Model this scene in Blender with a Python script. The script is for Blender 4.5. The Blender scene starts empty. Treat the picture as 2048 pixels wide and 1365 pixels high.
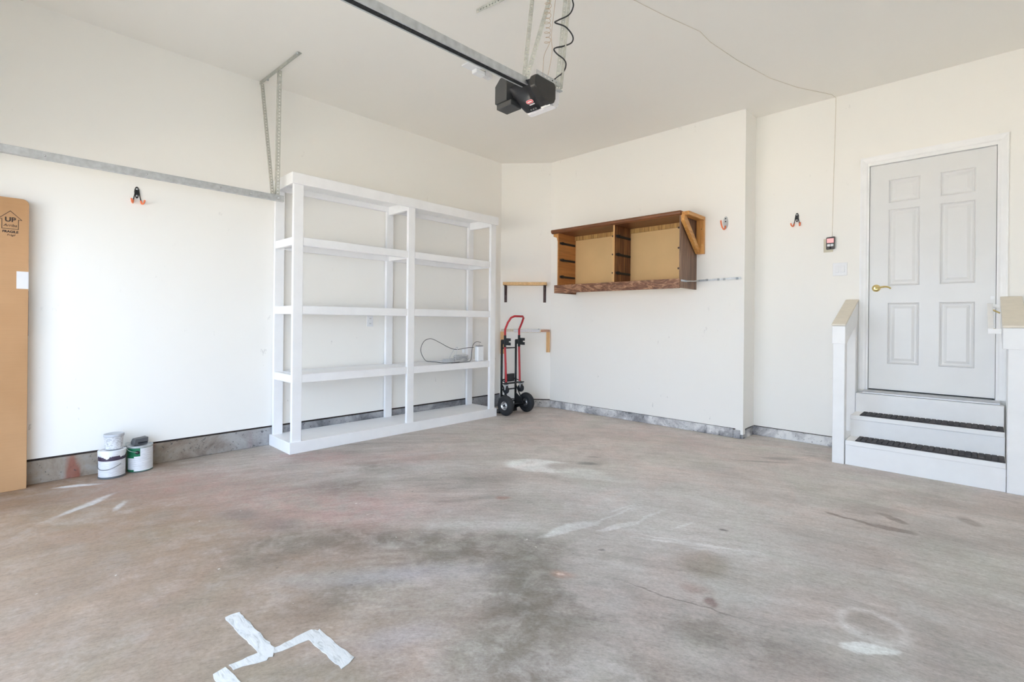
import bpy, bmesh, math, random
from mathutils import Vector, Matrix
random.seed(7)
SC = bpy.context.scene
COL = SC.collection
PI = math.pi

# ------------------------------------------------------------------ camera
cam_d = bpy.data.cameras.new('camera')
cam = bpy.data.objects.new('camera', cam_d)
COL.objects.link(cam)
cam_d.sensor_width = 36.0
cam_d.lens = 975.3 / 2048 * 36.0
cam_d.shift_y = -40.6 / 2048
cam_d.clip_start = 0.02
YAW = 0.7645
ROLL = 0.0098
cam.matrix_world = (Matrix.Translation((0, 0, 1.187)) @ Matrix.Rotation(YAW, 4, 'Z')
                    @ Matrix.Rotation(PI / 2, 4, 'X') @ Matrix.Rotation(ROLL, 4, 'Z'))
SC.camera = cam

# ------------------------------------------------------------------ daylight
W = bpy.data.worlds.new('overcast_sky')
SC.world = W
W.use_nodes = True
_bg = W.node_tree.nodes['Background']
_bg.inputs[0].default_value = (0.71, 0.90, 1.17, 1)
_bg.inputs[1].default_value = 2.5

sun_d = bpy.data.lights.new('sun', 'SUN')
sun_d.energy = 33.0
sun_d.color = (1.0, 0.985, 0.96)
sun_d.angle = math.radians(3)
sun = bpy.data.objects.new('sun', sun_d)
sun.rotation_euler = Vector((0.20, -0.78, -0.58)).to_track_quat('-Z', 'Y').to_euler()
sun.location = (0, -5, 8)
COL.objects.link(sun)

po_d = bpy.data.lights.new('garage_opening_portal', 'AREA')
po_d.shape = 'RECTANGLE'
po_d.size, po_d.size_y = 5.0, 2.12
po_d.cycles.is_portal = True
po = bpy.data.objects.new('garage_opening_portal', po_d)
po.location = (-1.9, -0.60, 1.06)
po.rotation_euler = (math.radians(90), 0, 0)
COL.objects.link(po)

SC.view_settings.view_transform = 'Standard'
SC.view_settings.look = 'None'
SC.view_settings.gamma = 1.0
SC.view_settings.use_curve_mapping = False
SC.view_settings.exposure = 0.98
SC.cycles.use_denoising = True
SC.cycles.use_adaptive_sampling = True
SC.cycles.adaptive_threshold = 0.05
SC.cycles.max_bounces = 13
SC.cycles.use_light_tree = False
SC.cycles.diffuse_bounces = 10
SC.cycles.sample_clamp_indirect = 6.0

# ------------------------------------------------------------------ materials
def lin(c):
    def f(v):
        v /= 255.0
        return v / 12.92 if v <= 0.04045 else ((v + 0.055) / 1.055) ** 2.4
    return (f(c[0]), f(c[1]), f(c[2]), 1.0)

class NT:
    """small helper around a material's node tree"""
    def __init__(s, name):
        s.m = bpy.data.materials.new(name)
        s.m.use_nodes = True
        s.t = s.m.node_tree
        s.b = s.t.nodes['Principled BSDF']
    def n(s, typ, **kw):
        nd = s.t.nodes.new(typ)
        for k, v in kw.items():
            setattr(nd, k, v)
        return nd
    def l(s, a, b):
        s.t.links.new(a, b)
    def coord(s, which='Object'):
        return s.n('ShaderNodeTexCoord').outputs[which]
    def mapping(s, vec, scale=(1, 1, 1), loc=(0, 0, 0), rot=(0, 0, 0), typ='POINT'):
        mp = s.n('ShaderNodeMapping', vector_type=typ)
        s.l(vec, mp.inputs[0])
        mp.inputs['Location'].default_value = loc
        mp.inputs['Rotation'].default_value = rot
        mp.inputs['Scale'].default_value = scale
        return mp.outputs[0]
    def noise(s, vec, scale=5, detail=4, rough=0.5, dist=0.0):
        nz = s.n('ShaderNodeTexNoise')
        s.l(vec, nz.inputs['Vector'])
        nz.inputs['Scale'].default_value = scale
        nz.inputs['Detail'].default_value = detail
        nz.inputs['Roughness'].default_value = rough
        nz.inputs['Distortion'].default_value = dist
        return nz
    def ramp(s, fac, stops, interp='LINEAR'):
        r = s.n('ShaderNodeValToRGB')
        r.color_ramp.interpolation = interp
        while len(r.color_ramp.elements) < len(stops):
            r.color_ramp.elements.new(0.5)
        for e, (p, c) in zip(r.color_ramp.elements, stops):
            e.position = p
            e.color = c
        s.l(fac, r.inputs[0])
        return r.outputs[0]
    def maprange(s, val, a, b, c=0.0, d=1.0, smooth=True):
        mr = s.n('ShaderNodeMapRange')
        if smooth:
            mr.interpolation_type = 'SMOOTHSTEP'
        s.l(val, mr.inputs[0])
        for i, v in zip((1, 2, 3, 4), (a, b, c, d)):
            mr.inputs[i].default_value = v
        return mr.outputs[0]
    def math(s, op, a, b=None):
        m = s.n('ShaderNodeMath', operation=op)
        for i, v in enumerate((a, b)):
            if v is None:
                continue
            if isinstance(v, (int, float)):
                m.inputs[i].default_value = v
            else:
                s.l(v, m.inputs[i])
        return m.outputs[0]
    def mix(s, fac, a, b, blend='MIX'):
        m = s.n('ShaderNodeMix', data_type='RGBA', blend_type=blend)
        for sock, v in ((m.inputs[0], fac), (m.inputs[6], a), (m.inputs[7], b)):
            if isinstance(v, (int, float)):
                sock.default_value = v
            elif isinstance(v, tuple):
                sock.default_value = v
            else:
                s.l(v, sock)
        return m.outputs[2]
    def bump(s, h, strength=0.2, dist=0.01):
        b = s.n('ShaderNodeBump')
        b.inputs['Strength'].default_value = strength
        b.inputs['Distance'].default_value = dist
        s.l(h, b.inputs['Height'])
        s.l(b.outputs[0], s.b.inputs['Normal'])
    def color(s, c):
        if isinstance(c, tuple):
            s.b.inputs['Base Color'].default_value = c
        else:
            s.l(c, s.b.inputs['Base Color'])
    def set(s, rough=0.5, metal=0.0):
        s.b.inputs['Roughness'].default_value = rough
        s.b.inputs['Metallic'].default_value = metal

def plain(name, rgb, rough=0.5, metal=0.0, var=0.06, scale=25.0, bump=0.0, stretch=(1, 1, 1)):
    t = NT(name)
    c = lin(rgb)
    co = t.mapping(t.coord(), scale=stretch)
    nz = t.noise(co, scale, 4)
    dk = tuple(v * (1 - var) for v in c[:3]) + (1,)
    lt = tuple(min(1, v * (1 + var)) for v in c[:3]) + (1,)
    t.color(t.ramp(nz.outputs[0], [(0.3, dk), (0.7, lt)]))
    t.set(rough, metal)
    if bump:
        t.bump(nz.outputs[0], bump, 0.004)
    return t.m

def wood(name, c1, c2, axis=0, scale=12.0, rough=0.5, c3=None, swirl=2.0, stretch=0.06):
    t = NT(name)
    st = [1.0, 1.0, 1.0]
    st[axis] = stretch
    co = t.mapping(t.coord(), scale=tuple(st))
    a = t.noise(co, scale, 6, 0.6, swirl)
    b = t.noise(co, scale * 6, 3, 0.6, 0.3)
    stops = [(0.3, lin(c1)), (0.62, lin(c2))]
    if c3:
        stops = [(0.3, lin(c1)), (0.5, lin(c3)), (0.68, lin(c2))]
    base = t.ramp(a.outputs[0], stops)
    fine = t.ramp(b.outputs[0], [(0.35, (0.72, 0.72, 0.72, 1)), (0.65, (1.08, 1.08, 1.08, 1))])
    t.color(t.mix(0.7, base, fine, 'MULTIPLY'))
    t.set(rough)
    t.bump(b.outputs[0], 0.08, 0.002)
    return t.m

def wall_mat(name, rgb, marks=0.5):
    t = NT(name)
    pos = t.n('ShaderNodeNewGeometry').outputs['Position']
    big = t.noise(pos, 0.7, 3)
    c = lin(rgb)
    base = t.ramp(big.outputs[0], [(0.3, tuple(v * 0.985 for v in c[:3]) + (1,)), (0.7, c)])
    # scuffs: sparse small grey marks, more of them low on the wall
    sep = t.n('ShaderNodeSeparateXYZ')
    t.l(pos, sep.inputs[0])
    low = t.maprange(sep.outputs[2], 0.1, 1.5, 1.0, 0.25)
    st = t.mapping(pos, scale=(1.0, 1.0, 0.5))
    sc = t.noise(st, 17.0, 6, 0.65)
    scm = t.maprange(sc.outputs[0], 0.655, 0.70)
    area = t.noise(pos, 1.6, 2)
    aream = t.maprange(area.outputs[0], 0.50, 0.60)
    m = t.math('MULTIPLY', t.math('MULTIPLY', scm, aream), low)
    m = t.math('MULTIPLY', m, marks)
    t.color(t.mix(m, base, lin((120, 118, 116))))
    t.set(0.62)
    fine = t.noise(pos, 55.0, 3)
    t.bump(fine.outputs[0], 0.05, 0.002)
    return t.m

M = {}
M['wall'] = wall_mat('cream_wall_paint', (247, 245, 240))
M['ceiling'] = wall_mat('cream_ceiling_paint', (247, 244, 238), 0.0)
M['white'] = plain('white_gloss_paint', (246, 246, 246), 0.38, var=0.02, scale=9)
M['shelf_white'] = plain('white_shelf_paint', (246, 246, 247), 0.42, var=0.025, scale=7, bump=0.03)
M['door_white'] = plain('white_door_enamel', (232, 232, 231), 0.3, var=0.012, scale=6)
M['galv'] = plain('galvanised_steel', (196, 199, 200), 0.45, 0.55, var=0.12, scale=30, bump=0.03)
M['galv_dull'] = plain('dull_galvanised_steel', (204, 204, 196), 0.55, 0.25, var=0.12, scale=40)
M['dark_gap'] = plain('dark_sill_gap', (58, 48, 42), 0.9, var=0.4, scale=60)
M['black_plastic'] = plain('black_plastic', (40, 40, 42), 0.36, var=0.05)
M['black_matte'] = plain('black_matte', (30, 30, 31), 0.6, var=0.1)
M['black_steel'] = plain('black_painted_steel', (36, 37, 38), 0.42, var=0.1)
M['red_steel'] = plain('red_painted_steel', (184, 38, 46), 0.33, var=0.05)
M['rubber'] = plain('black_tyre_rubber', (42, 42, 44), 0.72, var=0.15, scale=60, bump=0.1)
M['chrome'] = plain('bright_steel', (205, 207, 210), 0.25, 0.9, var=0.05)
M['clip_steel'] = plain('clip_steel', (150, 154, 156), 0.45, 0.4, var=0.08)
M['sill_metal'] = plain('brushed_sill_aluminium', (206, 207, 209), 0.38, 0.55, var=0.05)
M['brass'] = plain('polished_brass', (228, 208, 146), 0.22, 0.9, var=0.04)
M['orange_rubber'] = plain('orange_rubber', (244, 130, 84), 0.5, var=0.05)
M['lens'] = plain('frosted_lens_plastic', (226, 224, 226), 0.35, var=0.02)
M['white_plastic'] = plain('white_plastic', (240, 241, 243), 0.35, var=0.015)
M['beige_plastic'] = plain('beige_plastic', (214, 206, 184), 0.5, var=0.03)
M['grey_plastic'] = plain('grey_plastic', (92, 93, 95), 0.55, var=0.1)
M['red_print'] = plain('red_print', (214, 84, 92), 0.5, var=0.05)
M['pink_print'] = plain('pale_pink_print', (240, 190, 192), 0.5, var=0.05)
M['white_print'] = plain('white_print', (228, 226, 224), 0.5, var=0.05)
M['dark_print'] = plain('dark_print', (58, 44, 36), 0.7, var=0.1)
M['pine'] = wood('pine_wood', (214, 166, 106), (236, 198, 142), 0, 14, 0.5)
M['pine_z'] = wood('pine_wood_upright', (206, 152, 92), (232, 186, 128), 2, 14, 0.5)
M['timber'] = wood('varnished_timber', (196, 132, 66), (220, 164, 94), 1, 12, 0.42)
M['timber_z'] = wood('varnished_timber_upright', (198, 134, 68), (222, 166, 96), 2, 12, 0.42)
M['walnut_x'] = wood('walnut_laminate_long', (98, 58, 34), (150, 96, 58), 0, 16, 0.4, (124, 76, 44), 1.2)
M['walnut_burl'] = wood('walnut_burl_laminate', (86, 50, 34), (196, 150, 116), 0, 11, 0.4, (134, 90, 64), 4.0, 0.34)
M['walnut_z'] = wood('walnut_laminate_upright', (70, 40, 22), (176, 122, 78), 2, 20, 0.45, (118, 72, 42), 1.4)
M['walnut_grey'] = wood('weathered_walnut_upright', (98, 70, 54), (160, 128, 104), 2, 26, 0.5, (128, 98, 78), 0.8)
M['orange_ply'] = wood('orange_plywood', (176, 112, 60), (198, 138, 80), 1, 8, 0.5)
M['hardboard'] = plain('tan_hardboard', (222, 186, 132), 0.6, var=0.03, scale=4)
M['rough_veneer'] = wood('rough_gold_veneer', (142, 98, 48), (206, 164, 98), 2, 22, 0.6)
M['rust_paint'] = wood('rusty_painted_board', (170, 96, 66), (206, 176, 150), 0, 9, 0.6)
M['pale_board'] = wood('pale_worn_board', (206, 190, 166), (232, 222, 204), 0, 9, 0.6)
M['bracket_bronze'] = plain('dark_bronze_bracket', (72, 50, 46), 0.45, 0.3, var=0.4, scale=30)
M['cord_white'] = plain('white_cable', (216, 217, 218), 0.5, var=0.03)
M['cord_grey'] = plain('grey_cable', (204, 205, 206), 0.5, var=0.03)
M['cord_black'] = plain('black_cable', (40, 40, 41), 0.5, var=0.05)
M['bell_wire'] = plain('bell_wire', (216, 207, 192), 0.6, var=0.1)
M['copper_wire'] = plain('tan_thin_wire', (196, 166, 132), 0.5, var=0.1)
M['purple'] = plain('purple_print', (70, 56, 74), 0.5, var=0.2)
M['green'] = plain('green_print', (28, 112, 74), 0.45, var=0.06)
M['paint_drip'] = plain('dried_white_paint', (232, 233, 236), 0.55, var=0.03, scale=40, bump=0.15)
M['cap_ceiling_tint'] = plain('ceiling_reflection_cap_paint', (232, 224, 208), 0.5, var=0.03)  # beige of the ceiling reflected on the cap top, put into its colour

def label_mat(name):
    t = NT(name)
    co = t.coord()
    st = t.mapping(co, scale=(18, 18, 120))
    nz = t.noise(st, 1.0, 3, 0.7)
    bars = t.n('ShaderNodeTexWave', wave_type='BANDS', bands_direction='Z')
    t.l(co, bars.inputs['Vector'])
    bars.inputs['Scale'].default_value = 42
    bars.inputs['Distortion'].default_value = 0.4
    f = t.math('MULTIPLY', t.maprange(bars.outputs['Fac'], 0.55, 0.7), t.maprange(nz.outputs[0], 0.42, 0.56))
    f = t.math('MULTIPLY', f, 0.28)
    t.color(t.mix(f, lin((226, 227, 230)), lin((96, 98, 104))))
    t.set(0.5)
    return t.m
M['label'] = label_mat('printed_white_label')

def tub_mat():
    t = NT('printed_tub_plastic')
    co = t.coord()
    nz = t.noise(t.mapping(co, scale=(1, 1, 1.8)), 60.0, 4, 0.7)
    f = t.math('MULTIPLY', t.maprange(nz.outputs[0], 0.46, 0.6), 0.55)
    t.color(t.mix(f, lin((220, 221, 224)), lin((132, 134, 138))))
    t.set(0.45)
    return t.m
M['tub'] = tub_mat()

def cardboard_mat():
    t = NT('corrugated_cardboard')
    co = t.coord()
    a = t.noise(co, 2.2, 4)
    b = t.noise(t.mapping(co, scale=(1, 1.5, 90)), 2.0, 2)
    base = t.ramp(a.outputs[0], [(0.3, lin((180, 137, 94))), (0.7, lin((194, 151, 108)))])
    fl = t.ramp(b.outputs[0], [(0.4, (0.985, 0.985, 0.985, 1)), (0.6, (1.01, 1.01, 1.01, 1))])
    t.color(t.mix(1.0, base, fl, 'MULTIPLY'))
    t.set(0.75)
    t.bump(b.outputs[0], 0.06, 0.002)
    return t.m
M['cardboard'] = cardboard_mat()

def curb_mat(name, warm):
    t = NT(name)
    pos = t.n('ShaderNodeNewGeometry').outputs['Position']
    a = t.noise(pos, 3.2, 6, 0.65, 0.6)
    b = t.noise(pos, 38.0, 5, 0.7)
    if warm:
        base = t.ramp(a.outputs[0], [(0.34, lin((112, 92, 78))), (0.5, lin((150, 138, 124))), (0.66, lin((164, 160, 154)))])
        r = t.noise(t.mapping(pos, scale=(1, 1, 0.35)), 4.4, 3)
        base = t.mix(t.math('MULTIPLY', t.maprange(r.outputs[0], 0.56, 0.66), 0.75), base, lin((142, 74, 54)))
        sep = t.n('ShaderNodeSeparateXYZ')
        t.l(pos, sep.inputs[0])
        base = t.mix(t.maprange(sep.outputs[1], 0.9, 2.0), base, t.ramp(a.outputs[0], [(0.36, lin((112, 112, 116))), (0.62, lin((178, 178, 180)))]))
    else:
        base = t.ramp(a.outputs[0], [(0.36, lin((118, 117, 120))), (0.47, lin((178, 177, 179))), (0.60, lin((236, 235, 233)))])
    speck = t.maprange(b.outputs[0], 0.59, 0.66)
    t.color(t.mix(t.math('MULTIPLY', speck, 0.75), base, lin((60, 60, 62))))
    t.set(0.85)
    t.bump(b.outputs[0], 0.5, 0.006)
    return t.m
M['curb_warm'] = curb_mat('stained_concrete_curb', True)
M['curb'] = curb_mat('grey_concrete_curb', False)

def floor_mat():
    t = NT('stained_concrete_floor')
    pos = t.n('ShaderNodeNewGeometry').outputs['Position']
    # gently bent coordinates so that every stain has a ragged edge
    wob = t.noise(pos, 4.5, 5, 0.6)
    off = t.n('ShaderNodeVectorMath', operation='SUBTRACT')
    t.l(wob.outputs['Color'], off.inputs[0])
    off.inputs[1].default_value = (0.5, 0.5, 0.5)
    sc = t.n('ShaderNodeVectorMath', operation='SCALE')
    t.l(off.outputs[0], sc.inputs[0])
    sc.inputs['Scale'].default_value = 0.10
    ad = t.n('ShaderNodeVectorMath', operation='ADD')
    t.l(pos, ad.inputs[0])
    t.l(sc.outputs[0], ad.inputs[1])
    bent = ad.outputs[0]
    flat = t.mapping(pos, scale=(1, 1, 0))
    bflat = t.mapping(bent, scale=(1, 1, 0))

    def blob(cx, cy, rx, ry, rot=0.0, soft=0.35, amt=1.0, ragged=True):
        v = t.mapping(bflat if ragged else flat, loc=(cx, cy, 0), rot=(0, 0, rot), scale=(rx, ry, 1), typ='TEXTURE')
        ln = t.n('ShaderNodeVectorMath', operation='LENGTH')
        t.l(v, ln.inputs[0])
        return t.maprange(ln.outputs['Value'], 1.0 - soft, 1.0 + soft, amt, 0.0)
    def streak(p, q, w, **kw):
        cx, cy = (p[0] + q[0]) / 2, (p[1] + q[1]) / 2
        L = math.hypot(q[0] - p[0], q[1] - p[1])
        return blob(cx, cy, L / 2, w, math.atan2(q[1] - p[1], q[0] - p[0]), **kw)
    def ring(cx, cy, r, w, amt):
        v = t.mapping(bflat, loc=(cx, cy, 0), typ='TEXTURE')
        ln = t.n('ShaderNodeVectorMath', operation='LENGTH')
        t.l(v, ln.inputs[0])
        d = t.math('ABSOLUTE', t.math('SUBTRACT', ln.outputs['Value'], r))
        return t.maprange(d, 0.0, w, amt, 0.0)

    # power-trowel arcs: coordinates that turn about one spot near the opening
    sp_ = t.n('ShaderNodeSeparateXYZ')
    t.l(pos, sp_.inputs[0])
    ax = t.math('SUBTRACT', sp_.outputs[0], 0.5)
    ay = t.math('ADD', sp_.outputs[1], 0.7)
    rad = t.math('SQRT', t.math('ADD', t.math('MULTIPLY', ax, ax), t.math('MULTIPLY', ay, ay)))
    th = t.math('ARCTAN2', ay, ax)
    cmb = t.n('ShaderNodeCombineXYZ')
    t.l(t.math('MULTIPLY', th, 3.0), cmb.inputs[0])
    t.l(rad, cmb.inputs[1])
    polar = cmb.outputs[0]
    # trowelled concrete: long soft sweeps, mid mottling, fine grain
    sweep = t.noise(t.mapping(polar, scale=(0.8, 2.0, 1)), 1.3, 9, 0.70, 0.5)
    mott = t.noise(pos, 2.3, 8, 0.66, 0.5)
    brush = t.noise(t.mapping(polar, scale=(1.8, 6.0, 1)), 4.5, 9, 0.78, 0.15)
    fine = t.noise(t.mapping(polar, scale=(3.0, 8.5, 1)), 14.0, 8, 0.82, 0.1)
    grain = t.noise(pos, 60.0, 4, 0.7)
    col = t.ramp(sweep.outputs[0], [(0.34, lin((154, 146, 138))), (0.5, lin((185, 177, 170))), (0.66, lin((206, 202, 198)))])
    brk = t.noise(pos, 7.0, 7, 0.72, 0.3)
    brk_soft = t.maprange(brk.outputs[0], 0.34, 0.64, 0.72, 1.12)
    brk_hard = t.maprange(brk.outputs[0], 0.36, 0.62, 0.35, 1.2)

    def lay(mask, rgb, amt, hard=False):
        nonlocal col
        f_ = t.math('MULTIPLY', t.math('MULTIPLY', mask, amt), brk_hard if hard else brk_soft)
        col = t.mix(t.math('MINIMUM', f_, 1.0), col, lin(rgb))
    # broad tints: brown towards the left front, pale grey to the right
    lay(blob(-2.3, 4.3, 2.4, 1.5, 0.0, 0.7), (226, 217, 212), 0.7)  # far floor painted paler to make up for the weak light there
    lay(blob(-4.4, -0.2, 2.9, 1.3, 0.25, 0.7), (136, 106, 78), 0.82)
    lay(blob(-3.2, 0.35, 1.5, 0.8, 0.3, 0.7), (148, 124, 100), 0.5)
    lay(blob(-2.3, 0.2, 1.6, 0.5, 0.3, 0.7), (148, 130, 112), 0.5)
    lay(blob(-1.3, 1.0, 1.1, 0.45, 0.5, 0.7), (154, 138, 120), 0.45, True)
    lay(blob(-0.55, 2.9, 1.6, 1.5, 0.0, 0.7), (196, 196, 197), 0.36)
    # rosy stains
    for a in ((-3.0, 1.42, 0.75, 0.34, 0.5, 0.45), (-4.15, 1.85, 0.30, 0.16, 0.9, 0.55), (-2.7, 4.5, 0.9, 0.30, 0.4, 0.2),
              (-1.9, 4.6, 0.6, 0.25, 0.0, 0.15), (-4.1, 0.9, 0.6, 0.3, 1.0, 0.30), (-3.6, 2.3, 0.5, 0.2, 0.9, 0.3)):
        lay(blob(*a[:5], 0.7), (188, 152, 146), a[5], True)
    # olive dark sweeps left by tyres
    for a, b, w, k in (((-2.62, 0.72), (-2.62, 1.2), 0.14, 0.4), ((-2.62, 1.15), (-2.2, 1.5), 0.13, 0.45), ((-2.25, 1.45), (-1.85, 1.88), 0.12, 0.42),
                       ((-1.9, 1.85), (-1.5, 2.05), 0.11, 0.4), ((-1.98, 0.83), (-1.98, 1.3), 0.10, 0.35), ((-1.97, 1.28), (-1.84, 1.68), 0.10, 0.4),
                       ((-1.86, 1.66), (-1.45, 1.76), 0.13, 0.45), ((-1.5, 1.5), (-1.05, 1.3), 0.16, 0.4), ((-1.3, 1.2), (-0.7, 1.1), 0.14, 0.35),
                       ((-1.62, 1.60), (-1.15, 1.66), 0.16, 0.4), ((-1.0, 1.85), (-0.4, 1.98), 0.10, 0.35), ((-3.35, 1.55), (-3.1, 1.85), 0.12, 0.35), ((-0.9, 1.5), (-0.4, 1.45), 0.10, 0.3), ((-3.7, 1.9), (-3.3, 2.2), 0.12, 0.3)):
        lay(streak(a, b, w * 1.15, soft=0.8), (112, 104, 92), min(0.7, k * 1.35), True)
    # pale washes
    lay(blob(-1.5, 3.05, 0.70, 0.36, 0.75, 0.6), (216, 214, 213), 0.7)
    lay(blob(-1.05, 2.75, 0.5, 0.3, 0.5, 0.6), (208, 206, 205), 0.5)
    lay(streak((-2.2, 0.95), (-1.7, 1.6), 0.07, soft=0.8), (176, 172, 174), 0.55)
    lay(streak((-1.62, 0.9), (-1.50, 1.15), 0.07, soft=0.7), (176, 172, 174), 0.45)
    w1 = t.math('SUBTRACT', blob(-2.58, 3.06, 0.30, 0.17, 0.5, 0.18), blob(-2.42, 3.16, 0.17, 0.10, 0.4, 0.35))
    lay(t.math('MAXIMUM', w1, 0.0), (240, 240, 238), 1.0)
    lay(blob(-2.25, 3.16, 0.16, 0.09, 0.6, 0.4), (236, 235, 233), 0.7)
    lay(streak((-2.35, 2.98), (-1.83, 3.26), 0.06, soft=0.5), (226, 225, 223), 0.65)
    # poured paint runs
    for p, q, w, k in (((-1.735, 2.06), (-1.63, 2.46), 0.045, 0.85), ((-1.64, 2.44), (-1.58, 2.80), 0.012, 0.7), ((-1.55, 2.33), (-1.45, 2.62), 0.028, 0.85),
                       ((-1.46, 2.58), (-1.43, 2.90), 0.010, 0.7), ((-1.66, 2.62), (-1.60, 2.85), 0.010, 0.6), ((-1.26, 2.66), (-1.2, 2.85), 0.012, 0.6),
                       ((-1.39, 2.45), (-0.93, 2.65), 0.010, 0.6), ((-1.37, 2.40), (-0.85, 2.70), 0.013, 0.6), ((-1.1, 2.52), (-0.75, 2.74), 0.03, 0.35)):
        lay(streak(p, q, w, soft=0.25), (228, 228, 228), k * 0.92)
    lay(blob(-0.28, 2.195, 0.095, 0.035, 0.75, 0.2), (232, 233, 233), 0.85)
    lay(ring(-0.30, 2.38, 0.11, 0.035, 0.7), (222, 222, 221), 0.75)
    lay(blob(-0.31, 2.40, 0.075, 0.06, 0.4, 0.5), (152, 146, 138), 0.5)
    lay(streak((-4.6, 0.27), (-4.5, 0.48), 0.028, soft=0.5), (222, 222, 222), 0.7)
    lay(streak((-3.95, 0.25), (-4.17, 0.50), 0.025, soft=0.6), (216, 215, 215), 0.6)
    lay(streak((-3.82, 0.48), (-3.95, 0.55), 0.02, soft=0.6), (216, 215, 215), 0.55)
    # damp brown runs by the steps
    for p, q, w, k in (((-0.69, 3.60), (-0.55, 3.57), 0.022, 0.75), ((-0.57, 3.58), (-0.44, 3.545), 0.018, 0.75), ((-0.46, 3.55), (-0.25, 3.60), 0.04, 0.65),
                       ((-0.44, 3.81), (-0.30, 3.74), 0.03, 0.6), ((-0.08, 4.10), (0.0, 3.98), 0.05, 0.45), ((-0.62, 3.75), (-0.35, 3.95), 0.10, 0.3)):
        lay(streak(p, q, w, soft=0.35), (128, 114, 106), k)
    # spots
    lay(blob(-0.97, 2.38, 0.11, 0.13, 0.0, 0.5), (150, 136, 118), 0.55)
    lay(blob(-0.822, 2.08, 0.022, 0.035, 0.3, 0.5), (132, 106, 102), 0.7)
    lay(blob(-0.90, 2.14, 0.06, 0.03, 0.3, 0.8), (150, 112, 100), 0.4)
    lay(blob(-1.40, 1.82, 0.055, 0.035, 0.5, 0.7), (190, 152, 136), 0.6)
    lay(blob(-1.40, 1.82, 0.018, 0.012, 0.5, 0.5), (226, 206, 196), 0.9)
    lay(blob(-2.30, 2.32, 0.05, 0.03, 0.7, 0.5), (166, 122, 108), 0.6)
    for x, y, rx, ry, k in ((-2.344, 3.39, 0.09, 0.035, 0.6), (-2.435, 3.573, 0.05, 0.02, 0.5), (-1.40, 2.15, 0.022, 0.01, 0.8), (-1.056, 2.862, 0.02, 0.012, 0.85),
                            (-1.255, 4.72, 0.13, 0.05, 0.4), (-1.35, 4.5, 0.2, 0.02, 0.4), (-2.9, 1.1, 0.14, 0.08, 0.4), (-3.2, 1.0, 0.14, 0.07, 0.4)):
        lay(blob(x, y, rx, ry, 0.6, 0.6), (110, 105, 104), k)
    # long hairline crack
    lay(streak((-1.196, 1.96), (-0.62, 2.07), 0.005, soft=0.5), (112, 106, 100), 0.6)
    # tiny paint flecks
    fl = t.noise(pos, 23.0, 1, 0.4)
    lay(t.maprange(fl.outputs[0], 0.80, 0.82), (222, 218, 212), 0.8)
    fd = t.noise(t.mapping(pos, loc=(5, 3, 0)), 19.0, 3, 0.6)
    lay(t.maprange(fd.outputs[0], 0.70, 0.75), (108, 100, 94), 0.6)
    # wear texture on top of every stain
    m2 = t.ramp(mott.outputs[0], [(0.3, (0.84, 0.835, 0.83, 1)), (0.7, (1.12, 1.12, 1.12, 1))])
    col = t.mix(1.0, col, m2, 'MULTIPLY')
    m3 = t.ramp(brush.outputs[0], [(0.32, (0.82, 0.81, 0.80, 1)), (0.5, (1, 1, 1, 1)), (0.68, (1.12, 1.12, 1.13, 1))])
    col = t.mix(1.0, col, m3, 'MULTIPLY')
    m4 = t.ramp(grain.outputs[0], [(0.3, (0.86, 0.85, 0.84, 1)), (0.5, (1, 1, 1, 1)), (0.7, (1.10, 1.10, 1.11, 1))])
    col = t.mix(1.0, col, m4, 'MULTIPLY')
    m5 = t.ramp(fine.outputs[0], [(0.34, (0.74, 0.72, 0.70, 1)), (0.49, (1, 1, 1, 1)), (0.66, (1.16, 1.16, 1.17, 1))])
    col = t.mix(0.8, col, m5, 'MULTIPLY')
    hue = t.noise(pos, 1.7, 5, 0.6, 0.8)
    tint = t.ramp(hue.outputs[0], [(0.32, (0.96, 1.0, 0.97, 1)), (0.5, (1, 1, 1, 1)), (0.64, (1.03, 0.98, 0.97, 1))])
    col = t.mix(1.0, col, tint, 'MULTIPLY')

    t.color(col)
    rg = t.ramp(mott.outputs[0], [(0.3, (0.5, 0.5, 0.5, 1)), (0.7, (0.68, 0.68, 0.68, 1))])
    t.l(rg, t.b.inputs['Roughness'])
    t.bump(brush.outputs[0], 0.08, 0.004)
    return t.m
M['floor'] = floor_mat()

def filler_mat():
    t = NT('wrinkled_white_tape')
    co = t.n('ShaderNodeNewGeometry').outputs['Position']
    a = t.noise(t.mapping(co, rot=(0, 0, 0.9), scale=(14, 60, 1)), 1.0, 4, 0.6, 1.0)
    t.color(t.ramp(a.outputs[0], [(0.3, lin((168, 168, 164))), (0.45, lin((204, 203, 200))), (0.7, lin((220, 219, 216)))]))
    t.set(0.6)
    t.bump(a.outputs[0], 0.4, 0.004)
    return t.m
M['filler'] = filler_mat()

def screen_mat():
    t = NT('lit_pink_screen')
    t.color(lin((226, 150, 152)))
    t.b.inputs['Emission Color'].default_value = lin((250, 176, 176))
    t.b.inputs['Emission Strength'].default_value = 0.35
    t.set(0.2)
    return t.m
M['screen'] = screen_mat()

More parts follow.
